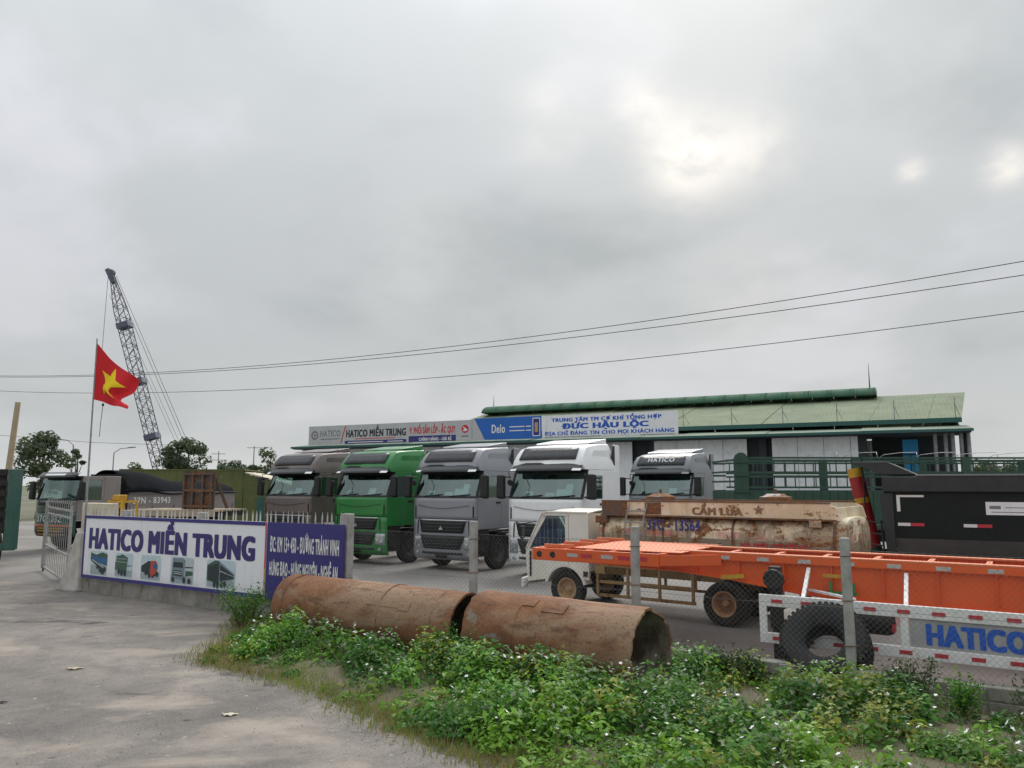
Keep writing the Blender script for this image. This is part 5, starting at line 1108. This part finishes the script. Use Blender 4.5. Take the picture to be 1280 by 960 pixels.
# ------------------------------------------------------------------ bits behind the sign: cream wall, yellow trestle, plank flatbed, rusty plate
q = tag(MB().box(-.0, 1.35, -.15, .15, 0, 2.08).build('gate_wall', 'cream', bevel=.02), 'cream painted gate wall stub behind the open steel gate', 'wall'); q.location = (-12.4, 22.7, 0); q.rotation_euler = (0, 0, FA)
cw = q
for i in range(5): r_ = MB(); r_.box(.55+i*.16, .62+i*.16, -.165, -.151, .3, 1.95); r_.build('rib', 'cream', cw)
yt = thing('yellow_trestle', 'yellow steel cross braced trestle behind the signboard', 'trestle', (-12.05, 23.2, 0), R(-25))
for x in (0, .62):
    for y in (0, .5): r_ = MB(); r_.bar((x, y, 0), (x*.9+.03, y, 2.15), .06, .06); r_.build('leg', 'yellow', yt)
for z in (.5, 1.3, 2.1):
    for y in (0, .5): r_ = MB(); r_.bar((.02, y, z), (.6, y, z), .045, .05); r_.build('rail', 'yellow', yt)
    for x in (.03, .6): r_ = MB(); r_.bar((x, .03, z), (x, .47, z), .045, .05); r_.build('rail', 'yellow', yt)
for a, b in (((.04, 0, 1.32), (.58, 0, 2.08)), ((.58, 0, 1.32), (.04, 0, 2.08)), ((.04, 0, .52), (.58, 0, 1.28))): r_ = MB(); r_.bar(a, b, .03, .03); r_.build('brace', 'yellow', yt)
r_ = MB(); r_.box(.02, .3, .1, .4, 2.125, 2.3); r_.build('winch_box', 'yellow', yt, bevel=.02)
fb_ = thing('plank_flatbed', 'old flatbed trailer with pale plank deck in front of the dump truck', 'trailer', (-14.3, 29.0, 0), R(-12))
for k in range(10): r_ = MB(); r_.box(.0, 3.6+random.uniform(-.06, .06), k*.2+.005, k*.2+.195, 1.62+random.uniform(0, .02), 1.68+random.uniform(0, .02)); r_.build('plank', 'plank', fb_)
r_ = MB(); r_.box(0, 3.6, -.06, -.002, 1.45, 1.66); r_.build('side_rail', 'plank', fb_); r_ = MB(); r_.box(0, 3.6, .02, 1.98, 1.45, 1.60); r_.build('frame', 'chassis', fb_)
for x in (.7, 2.8):
    for y, s_ in ((.15, -1), (1.85, 1)): wheel(fb_, (x, y, .5), .5, .28, s_)
for x in (.7, 2.8): r_ = MB(); r_.box(x-.1, x+.1, .3, 1.7, .45, 1.44); r_.build('axle_frame', 'chassis', fb_)
rp = thing('rusty_tailgate', 'upright rusty brown steel tailgate with a hole standing on the flatbed', 'tailgate', (-12.2, 28.75, 1.7), R(-18))
r_ = MB(); hole = [(.62+.16*math.cos(t), .85+.22*math.sin(t)) for t in linsp(0, 2*math.pi, 13)[:-1]]
r_.box(0, .44, .1, .16, 0, 1.4); r_.box(.80, 1.3, .1, .16, .0, 1.38); r_.box(.441, .799, .1, .16, 1.08, 1.4); r_.box(.441, .799, .1, .16, 0, .62); r_.build('plate', 'rustdk', rp)
for x in (.02, .4, .84, 1.22): q = MB(); q.bar((x, .06, 0), (x+random.uniform(-.03, .03), .06, 1.4), .08, .1); q.build('rib', 'rustdk', rp)
for z in (.12, .7, 1.3): q = MB(); q.bar((.0, .03, z), (1.3, .03, z+random.uniform(-.03, .03)), .07, .09); q.build('rib', 'rustdk', rp)
q = MB(); q.bar((.05, .2, 1.3), (.1, 1.0, .03), .08); q.bar((1.2, .2, 1.3), (1.2, 1.0, .03), .08); q.build('prop', 'rustdk', rp)
# ------------------------------------------------------------------ flag
fl = thing('flag_on_pole', 'red flag with yellow star on a thin pole by the gate', 'flag', (-11.49, 21, 0))
q = MB(); q.tube((0, 0, 0), (-.04, 0, 6.63), .032, 8, .018); q.build('pole', 'galv', fl, smooth=True)
def cloth(u, v):
    a = Vector((-.03, 0, 6.50)).lerp(Vector((-.02, 0, 4.93)), 1-v)
    top = Vector((1.16, .1, 5.47)); bot = Vector((.98, -.15, 4.64)); e = bot.lerp(top, v)
    e.x -= .32*math.exp(-((v-.36)/.14)**2)
    p = a.lerp(e, u); p.y += .13*math.sin(u*6.5+v*3.2)*u + .05*math.sin(u*13-v*5)*u; p.z += -.10*math.sin(math.pi*u)*(v) + .03*math.sin(u*9+v*7)*u
    return p
q = MB(); q.grid(cloth, linsp(0, 1, 34), linsp(0, 1, 26)); co = q.build('cloth', 'flagred', fl, smooth=True)
for sgn in (-1, 1):
    q = MB(); vs = []
    def sp_(r_, k): a = k*math.pi/10; rr = .29*(1 if k % 4 == 0 else 0); return a
    ring = []
    for k in range(10):
        a = math.pi/2+k*math.pi/5; rr = .265 if k % 2 == 0 else .105; ring.append((rr*math.cos(a), rr*math.sin(a)))
    fine = []
    for k in range(10):
        a, b = ring[k], ring[(k+1) % 10]; fine += [(a[0]+(b[0]-a[0])*t/5, a[1]+(b[1]-a[1])*t/5) for t in range(5)]
    nn = len(fine); vs = []
    for r_ in linsp(.02, 1, 7):
        for c in fine:
            p = cloth(.47, .5); vs.append((p.x, p.y+sgn*.006, p.z))
            vs[-1] = tuple(Vector(cloth(.47+c[0]*r_*1.15, .50+c[1]*r_*1.5)) + Vector((0, sgn*.007, 0)))
    q.add(vs, [(i*nn+k, i*nn+(k+1) % nn, (i+1)*nn+(k+1) % nn, (i+1)*nn+k) for i in range(6) for k in range(nn)]); q.build('star', 'flagyel', co, smooth=True)
q = MB(); q.path([(.25, 0, 4.78), (.22, .0, 4.3), (.2, .02, 3.9)], .008, 5); q.lathe([(0, -.05), (.03, -.03), (.03, .03), (0, .05)], (.25, 0, 4.78), (0, 0, 1), 8); q.build('halyard', 'black', co)
# ------------------------------------------------------------------ crane far behind
cr = thing('lattice_crane', 'tall dark lattice boom crane rising behind the trees', 'crane', (-31.2, 70, 0))
b0, b1 = Vector((.0, 0, 1.9)), Vector((-6.27, 0, 22.1)); ax = (b1-b0).normalized(); sx_ = Vector((0, 1, 0)); sy_ = ax.cross(sx_).normalized(); Lb = (b1-b0).length
def bw(t): return .46*min(1.0, .28+t*7, .30+(1-t)*4.2)
cor = lambda t, i: b0 + ax*(Lb*t) + (sx_*(1 if i in (0, 1) else -1) + sy_*(1 if i in (0, 3) else -1))*bw(t)
segs = linsp(0, 1, 34)
q = MB()
for i in range(4): q.path([cor(t, i) for t in segs], .042, 5)
bo = q.build('boom_chords', 'crane', cr)
q = MB()
for k in range(len(segs)-1):
    for i in range(4):
        j = (i+1) % 4; a, b = (cor(segs[k], i), cor(segs[k+1], j)) if k % 2 else (cor(segs[k], j), cor(segs[k+1], i)); q.tube(a, b, .028, 4)
        if k % 2 == 0: q.tube(cor(segs[k], i), cor(segs[k], j), .026, 4)
q.build('boom_lacing', 'crane', bo)
for t in (.25, .5, .76): q = MB(); q.box(-.1, .1, -.1, .1, 0, .1); q = MB(); p = b0+ax*(Lb*t); q.bar(p-ax*.25, p+ax*.25, 1.1, 1.1); q.v = [tuple(p+(Vector(v)-p)) for v in q.v]; q.f = q.f[2:]; q.m = q.m[2:]; q.build('boom_joint', 'crane', bo, solid=.04)
q = MB(); q.lathe([(0, -.2), (.30, -.2), (.33, -.1), (.28, 0), (.33, .1), (.30, .2), (0, .2)], b1+ax*.2, (0, 1, 0), 18); q.build('boom_head', 'crane', bo, smooth=True); q = MB(); q.bar(b1-ax*.8, b1+ax*.55+Vector((-.25, 0, 0)), .5, .4); q.build('head_frame', 'crane', bo)
q = MB(); q.tube(b1+Vector((-.35, 0, .1)), b1+Vector((-.45, 0, -9.3)), .02, 4); q.build('hoist_rope', 'cable', cr)
q = MB(); q.box(-.75, -.2, -.15, .15, 12.1, 12.8); q.v = [(v[0]-6.2, v[1], v[2]) for v in q.v]; q.build('hook_block', 'crane', cr, bevel=.05)
for y in (-.4, .4): q = MB(); q.tube(b1+Vector((.2, y, 0)), Vector((2.6, y, 4.2)), .022, 4); q.tube(b1+Vector((.1, y, -2)), Vector((2.0, y, 4.0)), .016, 4); q.build('pendant', 'cable', cr)
q = MB(); q.box(-1.2, 4.2, -1.4, 1.4, 1.1, 3.1); q.build('machine_house', 'yellow', cr, bevel=.08); q = MB(); q.box(-1.6, -.2, -1.75, -.8, 1.2, 2.9); q.build('operator_cab', 'crane', cr, bevel=.06)
for y in (-1.6, 1.6): q = MB(); q.prism([(-2.6, .2), (-2.3, 0.0), (2.9, 0.0), (3.2, .2), (3.2, .7), (2.9, .95), (-2.3, .95), (-2.6, .7)], 'y', y-.4, y+.4); q.build('crawler_track', 'chassis', cr, bevel=.05)
q = MB(); q.bar((2.2, 0, 3.1), (2.6, 0, 4.4), .25); q.build('gantry', 'crane', cr)
q = MB(); q.box(-1.4, 2.2, -1.15, 1.15, .5, 1.1); q.build('carbody', 'chassis', cr)
# ------------------------------------------------------------------ poles, lamps, wires
q = MB(); q.tube((0, 0, 0), (.40, 0, 7.42), .20, 12, .15); o = q.build('leaning_pole', 'polew', smooth=True); tag(o, 'plain tan concrete pole leaning slightly behind the dark green stake truck', 'pole'); o.location = (-29.5, 45, 0)
for (x, y, z, lb, d) in ((-45.6, 80, 7.3, 'distant street lamp standing by the leafy tree', -1.6), (-46.5, 90, 6.9, 'distant street lamp standing alone by the crane boom', 1.9)):
    o = thing('street_lamp', lb, 'street lamp', (x, y, 0), 0, 'street lamps far behind')
    q = MB(); q.tube((0, 0, 0), (0, 0, z-.6), .09, 8, .06); q.build('pole', 'galv', o); q = MB(); q.path([(0, 0, z-.6), (d*.4, 0, z-.1), (d, 0, z)], .045, 6); ao = q.build('arm', 'galv', o); q = MB(); q.bar((d*.85, 0, z), (d*1.3, 0, z+.06), .3, .12); q.build('lamp_head', 'column', ao)
for (x, y, h, lb) in ((-33.5, 88, 6.4, 'thin far utility pole with two crossarms behind the low tree'), (-28.8, 86, 6.9, 'thin bare far utility pole beside the wide tree')):
    o = thing('utility_pole', lb, 'utility pole', (x, y, 0), 0, 'far utility poles'); q = MB(); q.tube((0, 0, 0), (0, 0, h), .09, 8, .05); q.build('pole', 'column', o)
    for z in (h-.3, h-1.0) if 'crossarms' in lb else (h-.2,): q = MB(); q.bar((-.8, 0, z), (.8, 0, z), .06); q.build('crossarm', 'column', o)
def wire(label, P, r=.011):
    t = np.array([p[0] for p in P]); ys_ = [p[1] for p in P]; zs_ = np.polyfit(t, [p[2] for p in P], 2)
    q = MB(); q.path([(x, 24.9-.525*x, float(np.polyval(zs_, x))) for x in np.linspace(-40, 24, 48)], r, 5); o = q.build('power_line', 'cable'); tag(o, label, 'power line', 'overhead wires'); return zs_
zA = wire('upper overhead wire of the close pair crossing above the yard', [(-25.93, 0, 8.06), (-10.21, 0, 7.34), (0, 0, 7.33), (7.2, 0, 7.64), (12.57, 0, 8.07)])
zB = wire('lower overhead wire of the close pair crossing above the yard', [(-25.93, 0, 8.0), (-10.2, 0, 7.25), (0, 0, 7.14), (7.19, 0, 7.37), (12.55, 0, 7.73)])
zC = wire('single overhead wire hanging lowest above the yard', [(-25.83, 0, 7.28), (-10.15, 0, 6.40), (0, 0, 6.26), (7.16, 0, 6.48), (12.49, 0, 6.82)], .010)
for i, x in enumerate((-40, 24)):
    o = thing('utility_pole', ('tall concrete pole carrying the yard wires beyond the stake truck', 'tall concrete pole carrying the yard wires beyond the trailers')[i], 'utility pole', (x, 24.9-.525*x, 0), FA)
    hts = [float(np.polyval(z, x)) for z in (zA, zB, zC)]
    q = MB(); q.tube((0, .25, 0), (0, .25, max(hts)+.5), .2, 12, .12); q.build('pole', 'postconc', o, smooth=True)
    for hh in hts: q = MB(); q.bar((0, .12, hh), (0, -.04, hh), .06); q.build('insulator', 'galv', o)
q = MB(); q.path([(-60, 66, 8.6), (-45, 66, 6.9), (-36, 66, 6.2), (-27, 66, 5.9)], .02, 4); tag(q.build('power_line', 'cable'), 'thin far wire sagging past the flag pole', 'power line', 'overhead wires')
# ------------------------------------------------------------------ foliage
def foliage(name, P, Nn, size, mats, mi, parent=None, aspect=.45, kind=None, fold=.25):
    """one mesh of many small pointed leaves; P positions, Nn normals, size lengths"""
    n = len(P); a = RNG.normal(size=(n, 3)); u = np.cross(Nn, a); u /= np.linalg.norm(u, axis=1)[:, None]+1e-9; w = np.cross(Nn, u); s = size[:, None]
    mid = P + Nn*s*fold*.3
    V = np.stack([P-u*s*.5, mid-w*s*aspect*.5-u*s*.06, P+u*s*.5, mid+w*s*aspect*.5-u*s*.06], 1).reshape(-1, 3)
    me = bpy.data.meshes.new(name); me.vertices.add(4*n); me.vertices.foreach_set('co', V.astype('f').ravel())
    me.loops.add(4*n); me.loops.foreach_set('vertex_index', np.arange(4*n, dtype='i')); me.polygons.add(n)
    me.polygons.foreach_set('loop_start', np.arange(0, 4*n, 4, dtype='i')); me.polygons.foreach_set('loop_total', np.full(n, 4, 'i'))
    for m in mats: me.materials.append(m)
    me.polygons.foreach_set('material_index', mi.astype('i')); me.update(); me.validate()
    o = bpy.data.objects.new(name, me); C.objects.link(o)
    if parent: o.parent = parent
    if kind: o['kind'] = kind
    return o
def unit(v): return v/(np.linalg.norm(v, axis=-1, keepdims=True)+1e-9)
def tree(label, x, y, h, hw_, th=.35, n=26, lpc=110, ls=.32, base=.3):
    t = thing('tree', label, 'tree', (x, y, 0), 0, 'trees behind the yard'); rr = random.Random(int(x*10))
    tk = MB(); cz = h*(base+(1-base)*.5); tk.path([(0, 0, -.05), (.1*hw_, 0, h*.3), (.05*hw_, .1, h*.6), (.1, 0, h*.85)], [th*.6, th*.45, th*.3, th*.1], 8)
    cl = []
    for k in range(n):
        a = rr.uniform(0, 6.28); r_ = math.sqrt(rr.uniform(0, 1)); zz = rr.uniform(-1, 1); k2 = math.sqrt(max(0, 1-zz*zz*.85))
        cl.append((hw_*.85*r_*k2*math.cos(a), hw_*.7*r_*k2*math.sin(a), cz+zz*h*(1-base)*.46))
    for c in cl[:9]: tk.path([(.05*hw_, 0, h*rr.uniform(.3, .55)), (c[0]*.5, c[1]*.5, (c[2]+h*.45)/2), c], [th*.22, th*.14, th*.05], 5)
    tk.build('trunk', 'bark', t, smooth=True)
    ctr = np.array(cl); rad = hw_*.34*RNG.uniform(.6, 1.25, len(ctr)); P = []; Nn = []; mi = []
    for c, r_ in zip(ctr, rad):
        d = unit(RNG.normal(size=(lpc, 3))); q = d*(RNG.uniform(.25, 1, lpc)**.45)[:, None]*r_*np.array([1, 1, .72]); P.append(c+q); Nn.append(unit(d+RNG.normal(size=(lpc, 3))*.6+np.array([0, 0, .4])))
        mi.append(np.clip(RNG.normal(RNG.uniform(.4, 1.6), .6, lpc).round(), 0, 2))
    foliage('crown', np.concatenate(P), np.concatenate(Nn), RNG.uniform(.6, 1.2, len(ctr)*lpc)*ls, LT, np.concatenate(mi), t, .6)
tree('leafy round tree standing behind the dump truck cab', -36.6, 60, 6.5, 2.5, n=30)
tree('low dark tree just left of the crane boom foot', -34.6, 72, 4.6, 1.5, n=14)
tree('broad dense tree beside the foot of the crane boom', -27.4, 65, 6.4, 2.3, n=34)
tree('low flat topped tree above the green shed', -25.6, 70, 4.6, 1.9, n=18)
tree('airy tree between the green shed and the brown truck', -22.0, 70, 6.1, 2.2, n=22)
tree('small thin tree beside the distant street lamp', -44.0, 78, 6.2, 1.1, n=9)
tree('tree behind the stake trailer at the workshop corner', 37.5, 60, 4.3, 2.6, n=30)
tree('wide tree beyond the end of the stake trailer', 43.5, 62, 4.6, 3.0, n=30)
tree('low bushy tree right beside the broad tree at the crane', -23.9, 68, 3.9, 1.8, n=20)
tree('low rounded tree behind the tarpaulin of the dump truck', -31.6, 74, 4.0, 1.7, n=18)
tree('bushy tree beyond the dark green stake truck', -47, 66, 3.9, 2.6, n=24)
# ---- weeds on the verge
def vnoise(x, y, f, seed):
    g = np.random.default_rng(seed).random((64, 64)); X_, Y_ = x*f+31.7, y*f+17.3; xi, yi = np.floor(X_).astype(int), np.floor(Y_).astype(int); a, b = X_-xi, Y_-yi; a, b = a*a*(3-2*a), b*b*(3-2*b)
    G = lambda i, j: g[i % 64, j % 64]
    return (G(xi, yi)*(1-a)+G(xi+1, yi)*a)*(1-b)+(G(xi, yi+1)*(1-a)+G(xi+1, yi+1)*a)*b
def fbm(x, y, f, s): return .5*vnoise(x, y, f, s)+.3*vnoise(x, y, f*2.1, s+1)+.2*vnoise(x, y, f*4.3, s+2)
edgeA = np.array(edge)[::-1]
def fields(x, y):
    e = x - np.interp(y, edgeA[:, 1], edgeA[:, 0]); t = -((x-FX)*fv.x+(y-FY)*fv.y); s = (x-FX)*fu.x+(y-FY)*fu.y
    return e, t, s
def plant_h(x, y):
    e, t, s = fields(x, y); n = fbm(x, y, .8, 5); n2 = fbm(x, y, 1.9, 40)
    ramp = np.clip((e-.08)/.95, 0, 1)**1.1
    nearpipe = np.exp(-((t-1.75-(s-8)*.085)/.5)**2)*(s < 16.2)*(s > 7.0)
    h = ramp*(.10+.26*np.clip((n-.36)*3.2, 0, 1.1)+.30*nearpipe*np.clip(.45+n2, .5, 1.2))
    h *= .25+1.3*n2
    h = np.where((t > .3) & (t < 1.52+(s-8)*.085) & (s > 8.0) & (s < 15.4), np.minimum(h, .05), h)
    bald = np.clip((fbm(x, y, .62, 77)-.535)*7, 0, 1)*(t > 2.1); h *= 1-.85*bald
    bl = np.exp(-(((x+1.45)/.55)**2+((y-9.2)/.35)**2))+.3*np.exp(-(((x-2.3)/.7)**2+((y-9.3)/.3)**2)); h *= 1-.85*np.clip(bl, 0, 1)
    return np.maximum(h, .0), bald
NC = 6400
cx_ = RNG.uniform(-5.6, 9.5, NC); cy_ = RNG.uniform(4.6, 15.6, NC); e, t, s = fields(cx_, cy_); hc, bald = plant_h(cx_, cy_)
okk = (e > .05) & (t > .15) & (cx_ < cy_*.95+1.5) & (RNG.random(NC) < np.clip(hc*6, .03, 1)); cx_, cy_, hc, t, s = cx_[okk], cy_[okk], hc[okk], t[okk], s[okk]
nc = len(cx_); chh = np.clip(hc*RNG.uniform(.7, 1.9, nc), .05, .62); crr = RNG.uniform(.10, .2, nc)+chh*.16; cnt = np.clip((crr*crr*1150+chh*80), 16, 130).astype(int)
ii = np.repeat(np.arange(nc), cnt); n = len(ii); d = unit(RNG.normal(size=(n, 3))*np.array([1, 1, .9])+np.array([0, 0, .45])); d[:, 2] = np.abs(d[:, 2]); rad = RNG.uniform(.45, 1.05, n)**.6
P = np.stack([cx_[ii]+d[:, 0]*rad*crr[ii], cy_[ii]+d[:, 1]*rad*crr[ii], .03+d[:, 2]*rad*chh[ii]+RNG.uniform(0, .03, n)], 1)
tt_ = -((P[:, 0]-FX)*fv.x+(P[:, 1]-FY)*fv.y); ss_ = (P[:, 0]-FX)*fu.x+(P[:, 1]-FY)*fu.y
kp = (tt_ > .06) & ~((tt_ > .3) & (tt_ < 1.44+(ss_-8)*.085) & (ss_ > 8.05) & (ss_ < 15.3)); P, d, ii = P[kp], d[kp], ii[kp]; n = len(P)
Nn = unit(d*.8+RNG.normal(size=(n, 3))*.45+np.array([0, -.05, .55]))
ctone = np.clip(RNG.normal(-.2+3.0*np.clip((fbm(cx_, cy_, .9, 150)-.3)*2.2, 0, 1), .55), -.4, 2.4); yel = RNG.random(nc) < .04+.35*np.clip((vnoise(cx_, cy_, .7, 201)-.55)*3, 0, 1)
mi = np.clip(np.round(RNG.normal(ctone[ii], .45)), 0, 2); mi = np.where(yel[ii] & (RNG.random(n) < .75), 3, mi)
lsz = RNG.uniform(.045, .092, nc)
wd = foliage('weeds', P, Nn, RNG.uniform(.7, 1.35, n)*lsz[ii], LW, mi, None, .5, 'stuff'); tag(wd, 'low green flowering weeds covering the verge in front of the pipes', 'weeds')
print('weed leaves', n)
# flowers on thin stems
nf = 3200; fx = RNG.uniform(-5.4, 7.5, nf*6); fy = RNG.uniform(5.4, 15, nf*6); e, t, s = fields(fx, fy); hh, _ = plant_h(fx, fy)
ok2 = (e > .15) & (t > .2) & (hh > .12) & (RNG.random(len(fx)) < .25+.9*np.clip(fbm(fx, fy, 1.4, 300)-.35, 0, 1)) & (fx < fy*.75+.4); fx, fy, hh = fx[ok2][:nf], fy[ok2][:nf], hh[ok2][:nf]
q = MB()
for a, b, c in zip(fx, fy, hh):
    z0 = .06+min(c*RNG.uniform(1.1, 1.75), .5); r_ = RNG.uniform(.016, .031); ph = RNG.uniform(0, 6); tl_ = RNG.normal(size=2)*.5
    ring = [(a+r_*(1 if k % 2 else .45)*math.cos(ph+k*.628), b+r_*(1 if k % 2 else .45)*math.sin(ph+k*.628)) for k in range(10)]
    q.add([(p[0], p[1], z0+(p[0]-a)*tl_[0]+(p[1]-b)*(tl_[1]-.6)) for p in ring], [tuple(range(10))])
fo = q.build('flowers', 'flower', wd, fixn=False); fo['kind'] = 'stuff'
# grass
ng = 240000; x = RNG.uniform(-5.4, 8, ng); y = RNG.uniform(4.8, 15.4, ng); e, t, s = fields(x, y); h, bald = plant_h(x, y)
ok3 = (e > -.45) & (t > .05) & (x < y*.78+.6) & (RNG.random(ng) < np.clip(.85-h*3, .12, 1)*np.clip(.25+fbm(x, y, 2.3, 500)*1.3, 0, 1)*np.clip((e+.45)/.6, 0, 1)**1.5) & ~((t > .3) & (t < 1.3+(s-8)*.085) & (s > 8.0) & (s < 15.25)); x, y, h = x[ok3], y[ok3], h[ok3]
n = len(x); L_ = RNG.uniform(.05, .13, n)+h*.25; az = RNG.uniform(0, 6.28, n); ln = RNG.uniform(.1, .9, n)
dirv = unit(np.stack([np.cos(az)*ln, np.sin(az)*ln, np.ones(n)], 1)); side = np.stack([-np.sin(az), np.cos(az), np.zeros(n)], 1)*RNG.uniform(.0035, .008, n)[:, None]
B_ = np.stack([x, y, np.full(n, .02)], 1); V = np.stack([B_-side, B_+side, B_+dirv*L_[:, None]], 1).reshape(-1, 3)
me = bpy.data.meshes.new('grass'); me.from_pydata(V.tolist(), [], np.arange(3*n).reshape(-1, 3).tolist())
for m in LG: me.materials.append(m)
gm_ = np.clip(np.round(RNG.normal(-.1+1.7*fbm(x, y, 1.2, 600), .6)), 0, 2); me.polygons.foreach_set('material_index', gm_.astype('i'))
o = bpy.data.objects.new('grass', me); C.objects.link(o); tag(o, 'short patchy green and straw coloured grass along the asphalt edge', 'grass', kind='stuff')
# individual shrubs by the wall
def shrub(label, x, y, h, r_, n=900, mats=LD, ls=.055):
    t = thing('weed_shrub', label, 'shrub', (x, y, .03), 0, 'shrubs along the low wall'); m = MB(); rr = random.Random(int(x*100))
    stems = []
    for k in range(9):
        a = rr.uniform(0, 6.28); q = rr.uniform(.2, 1)*r_; tip = (q*math.cos(a), q*math.sin(a)*.6, h*rr.uniform(.6, 1.05)); stems.append(tip); m.path([(0, 0, -.03), (tip[0]*.4, tip[1]*.4, tip[2]*.55), tip], [.012, .008, .003], 5)
    m.build('stem', 'bark', t); T_ = np.array(stems); i = RNG.integers(0, len(T_), n); f = RNG.uniform(.25, 1.05, n)**.7
    P = T_[i]*np.stack([f**1.4, f**1.4, f], 1)+RNG.normal(size=(n, 3))*r_*.16; P[:, 2] = np.abs(P[:, 2]); foliage('foliage', P, unit(RNG.normal(size=(n, 3))+np.array([0, -.2, .7])), RNG.uniform(.5, 1.2, n)*ls, mats, np.clip(np.round(RNG.normal(.6, .7, n)), 0, 2), t, .45)
def ft(px_s, t): return fp(px_s, -t)
for lb, s_, t_, h_, r_, mt in (('feathery dark green shrub against the wall beside the torn pipe end', 15.95, .30, .42, .45, LD), ('round dark shrub at the wall left of the loose tyre', 16.35, .25, .36, .3, LD), ('upright bushy shrub at the wall right of the loose tyre', 18.15, .35, .62, .34, LD), ('low shrub beside the broken end of the low wall', 18.65, .45, .42, .36, LW[:3]), ('bushy green shrub hiding the wall at the right hand side', 19.45, .45, .55, .42, LD), ('leafy weed clump at the foot of the white signboard', 7.0, .6, .6, .6, LW[:3]), ('flowering weed clump before the signboard end, by the pipe', 7.35, 1.15, .6, .55, LW[:3]), ('tall weed sprouting between the two pipes', 12.65, 1.8, .62, .32, LW[:3]), ('green sprig growing at the foot of the fence post', 14.3, .2, .3, .2, LW[:3])):
    p = ft(s_, t_); shrub(lb, p[0], p[1], h_, r_, 1100 if mt is LD else 900, mt, .05 if mt is LD else .055)
# litter on the asphalt
for i, (x, y, a, m_, lb) in enumerate(((-3.2, 9.1, .16, 'cream', 'crumpled pale yellow scrap lying on the asphalt'), (-6.2, 11.3, .2, 'plank', 'flattened grey brown twig litter on the driveway'), (-6.1, 9.6, .1, 'chassis', 'small dark oil rag on the driveway'))):
    q = MB(); q.grid(lambda u, v: (x+u*a*(1+.3*math.sin(v*5)), y+v*a*.6, .014+.018*abs(math.sin(u*5+v*3))), linsp(-.45, .45, 7), linsp(-.45, .45, 6)); o = q.build('litter', m_, smooth=True, solid=.003); tag(o, lb, 'litter')

q = MB()
for k in range(2600):
    if k < 1500:
        i = random.randrange(3, len(edge)-4); a, b = Vector(edge[i]), Vector(edge[i+1]); p = a.lerp(b, random.random()); x, y = p.x-abs(random.gauss(0, .35))+.1, p.y+random.gauss(0, .1)
    else: y = random.uniform(6, 18); x = random.uniform(-.72*y, min(-.1*y, -.6))
    if inside(x, y) > .6 or fence_t(x, y) > -.05: continue
    r_ = random.uniform(.004, .011)*(1.6 if random.random() < .08 else 1); z = .012; an = random.uniform(0, 6)
    q.add([(x+r_*math.cos(an+j*1.57)*random.uniform(.7, 1.3), y+r_*math.sin(an+j*1.57)*random.uniform(.7, 1.3), z) for j in range(4)]+[(x+random.uniform(-.3, .3)*r_, y, z+r_*random.uniform(.7, 1.2))], [(0, 1, 4), (1, 2, 4), (2, 3, 4), (3, 0, 4)])
o = q.build('gravel', pm('pebble', (.33, .31, .28), (.16, .15, .14), 8, .9)); tag(o, 'loose small stones scattered on the asphalt and along the verge', 'gravel', kind='stuff')

q = MB(); nst = 0
while nst < 420:
    x, y = random.uniform(-4.5, 7.5), random.uniform(5.5, 13.5); e_ = inside(x, y); t_ = -fence_t(x, y); s_ = (Vector((x, y))-Vector((FX, FY))).dot(fu)
    if e_ < .1 or t_ < .1 or x > y*.75 or (.3 < t_ < 1.6+(s_-8)*.085 and 8 < s_ < 15.4): continue
    hh = random.uniform(.15, .5); lx, ly = random.gauss(0, .12), random.gauss(0, .12); nst += 1
    q.path([(x, y, .02), (x+lx*.4, y+ly*.4, hh*.6), (x+lx, y+ly, hh)], [.0035, .0028, .0015], 3, cap=False)
    for k in range(2): a = random.uniform(0, 6.28); q.path([(x+lx*.5, y+ly*.5, hh*.6), (x+lx*.6+.07*math.cos(a), y+ly*.6+.07*math.sin(a), hh*(.75+.1*k))], [.002, .001], 3, cap=False)
o = q.build('dry_stalks', pm('dry_stalk', (.26, .2, .11), (.16, .15, .06), 3, .9), fixn=False); tag(o, 'thin dry and green stalks standing up among the weeds', 'stalks', kind='stuff')
